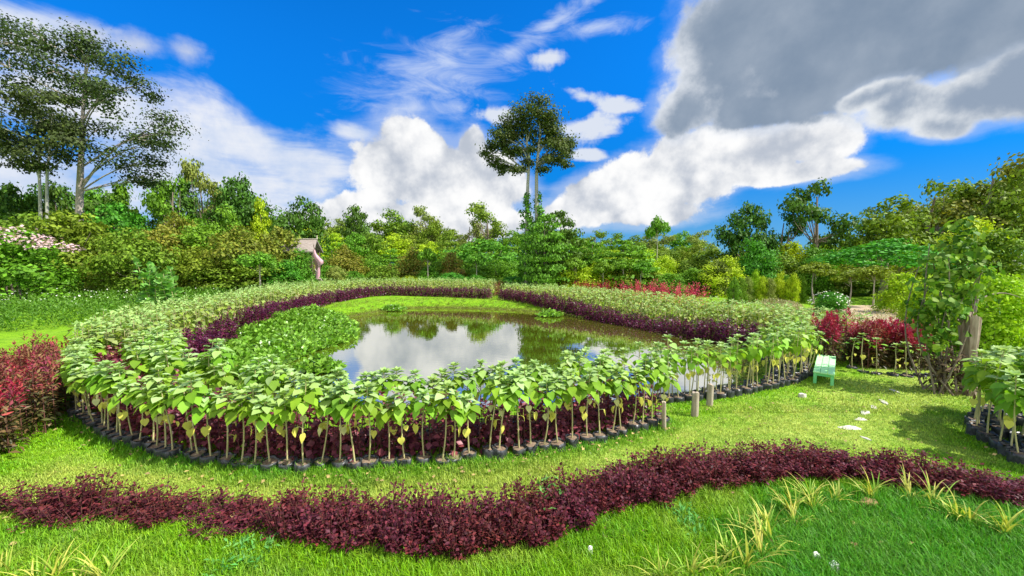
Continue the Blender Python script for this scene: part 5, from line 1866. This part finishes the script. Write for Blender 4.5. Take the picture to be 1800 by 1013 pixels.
cloth('hanging_cloth', 'upper pale pink cloth tied to the hut post, bulging before its knot', [(552, 439), (553, 446), (556, 452), (561, 458), (563, 463), (561, 467), (560, 470)], [.10, .18, .32, .42, .34, .18, .07], 'pink_cloth')
cloth('hanging_cloth', 'lower pink cloth hanging straight beneath the knot beside the steps', [(560, 470), (559.5, 476), (559, 483), (558.5, 491)], [.08, .17, .20, .24], 'pink_cloth')
g = Geo()
pp = P(555, 462, Yh - 2.55)
for (x_, y_), nx_ in zip(((551, 436), (556, 452), (560, 470), (560, 493)), range(4)):
    pass
tube(g, [P(551, 430, Yh - 2.5) - pp, P(556, 455, Yh - 2.5) - pp, P(560, 472, Yh - 2.5) - pp, np.array([0.35, 0, -pp[2]])], [.05, .05, .06, .07], 7)
tag(obj('leaning_pole', g.mesh('leaning_pole', ['hut_wood']), None, tuple(pp)), 'dark leaning pole carrying the pink cloths at the hut', 'pole')

# tarp-roofed shelter at the right edge
Yt = 40.0
tb = P(1800, 462, Yt)
t_ = thing('tarp_shelter', 'arched shelter with teal and white tarp roof behind the scrub at the picture edge', 'shelter', (tb[0] + 1.2, Yt, 0))
zt = P(1790, 437, Yt)[2]
for nm, m_, a0, a1 in (('roof', 'teal_tarp', 1.25, pi - .35), ('lower_roof', 'white_tarp', .35, 1.25)):
    g = Geo()
    aa = np.linspace(a0, a1, 9)
    if nm == 'roof':
        aa = np.linspace(pi * .5, pi * .72, 9)
    else:
        aa = np.linspace(pi * .72, pi * .97, 9)
    V = []
    for y_ in np.linspace(-3, 3, 7):
        V += [(3.6 * cos(a), y_, zt - 2.6 + 2.6 * sin(a)) for a in aa]
    V2 = [(3.6 * -cos(a), y_, zt - 2.6 + 2.6 * sin(a)) for y_ in np.linspace(-3, 3, 7) for a in aa]
    Fq = [[r_ * 9 + k, r_ * 9 + k + 1, (r_ + 1) * 9 + k + 1, (r_ + 1) * 9 + k] for r_ in range(6) for k in range(8)]
    g.add(V, Fq)
    g.add(V2, Fq)
    obj('roof_sheet', g.mesh(nm, [m_]), t_)
for sx in (-1, 1):
    for y_ in (-2.9, 0, 2.9):
        g = Geo()
        tube(g, [(sx * 3.5, y_, -.1), (sx * 3.5, y_, zt - 2.3)], .05, 8)
        obj('post', g.mesh('shelter_post', ['pale_wood']), t_)

# ------------------------------------------------------------------ person standing in the scrub
def skin_mesh(name, verts, edges, rad, mat, parent, sub=2, root=0):
    me = bpy.data.meshes.new(name)
    me.from_pydata(verts, edges, [])
    me.materials.append(MATS[mat])
    o_ = obj(name, me, parent)
    sk = o_.modifiers.new('skin', 'SKIN')
    sk.use_smooth_shade = True
    for v, r_ in zip(me.skin_vertices[0].data, rad):
        v.radius = (r_ if hasattr(r_, '__len__') else (r_, r_))
    for i, v in enumerate(me.skin_vertices[0].data):
        v.use_root = i == root
    s_ = o_.modifiers.new('sub', 'SUBSURF')
    s_.levels = s_.render_levels = sub
    return o_


pb_ = np.array([P(1760, 462, 22)[0], 22.0, 0.0])
per = thing('person', 'person in blue shirt, dark trousers and orange headscarf standing in the scrub behind the stump', 'person', pb_, R(20))
bv = [(0, 0, .92), (0, 0, 1.12), (0, .01, 1.32), (0, 0, 1.42), (0, -.01, 1.49), (0, -.02, 1.56), (0, -.01, 1.63),
      (.10, 0, .88), (.11, -.01, .48), (.11, .01, .08), (.12, -.12, .04), (-.10, 0, .88), (-.11, -.01, .48), (-.11, .01, .08), (-.12, -.12, .04),
      (.19, 0, 1.36), (.25, .02, 1.10), (.22, -.12, .90), (.20, -.17, .83), (-.19, 0, 1.36), (-.25, .02, 1.10), (-.23, -.10, .88), (-.21, -.15, .81)]
be = [(0, 1), (1, 2), (2, 3), (3, 4), (4, 5), (5, 6), (0, 7), (7, 8), (8, 9), (9, 10), (0, 11), (11, 12), (12, 13), (13, 14),
      (2, 15), (15, 16), (16, 17), (17, 18), (2, 19), (19, 20), (20, 21), (21, 22)]
br = [.13, .12, .13, .055, .065, .085, .07, .085, .06, .042, .035, .085, .06, .042, .035, .06, .045, .035, .028, .06, .045, .035, .028]
skin_mesh('body', bv, be, br, 'skin', per)
skin_mesh('shirt', [(0, 0, .86), (0, 0, 1.10), (0, .01, 1.33), (0, 0, 1.40), (.19, 0, 1.36), (.235, .015, 1.16), (-.19, 0, 1.36), (-.235, .015, 1.16)],
          [(0, 1), (1, 2), (2, 3), (2, 4), (4, 5), (2, 6), (6, 7)], [.155, .145, .15, .075, .08, .068, .08, .068], 'blue_shirt', per)
skin_mesh('trousers', [(0, 0, .92), (.10, 0, .86), (.11, -.01, .48), (.11, .01, .10), (-.10, 0, .86), (-.11, -.01, .48), (-.11, .01, .10)],
          [(0, 1), (1, 2), (2, 3), (0, 4), (4, 5), (5, 6)], [.14, .10, .08, .065, .10, .08, .065], 'dark_trousers', per)
skin_mesh('headscarf', [(0, .03, 1.50), (0, .02, 1.59), (0, .005, 1.66)], [(0, 1), (1, 2)], [.075, .098, .075], 'orange_hat', per)
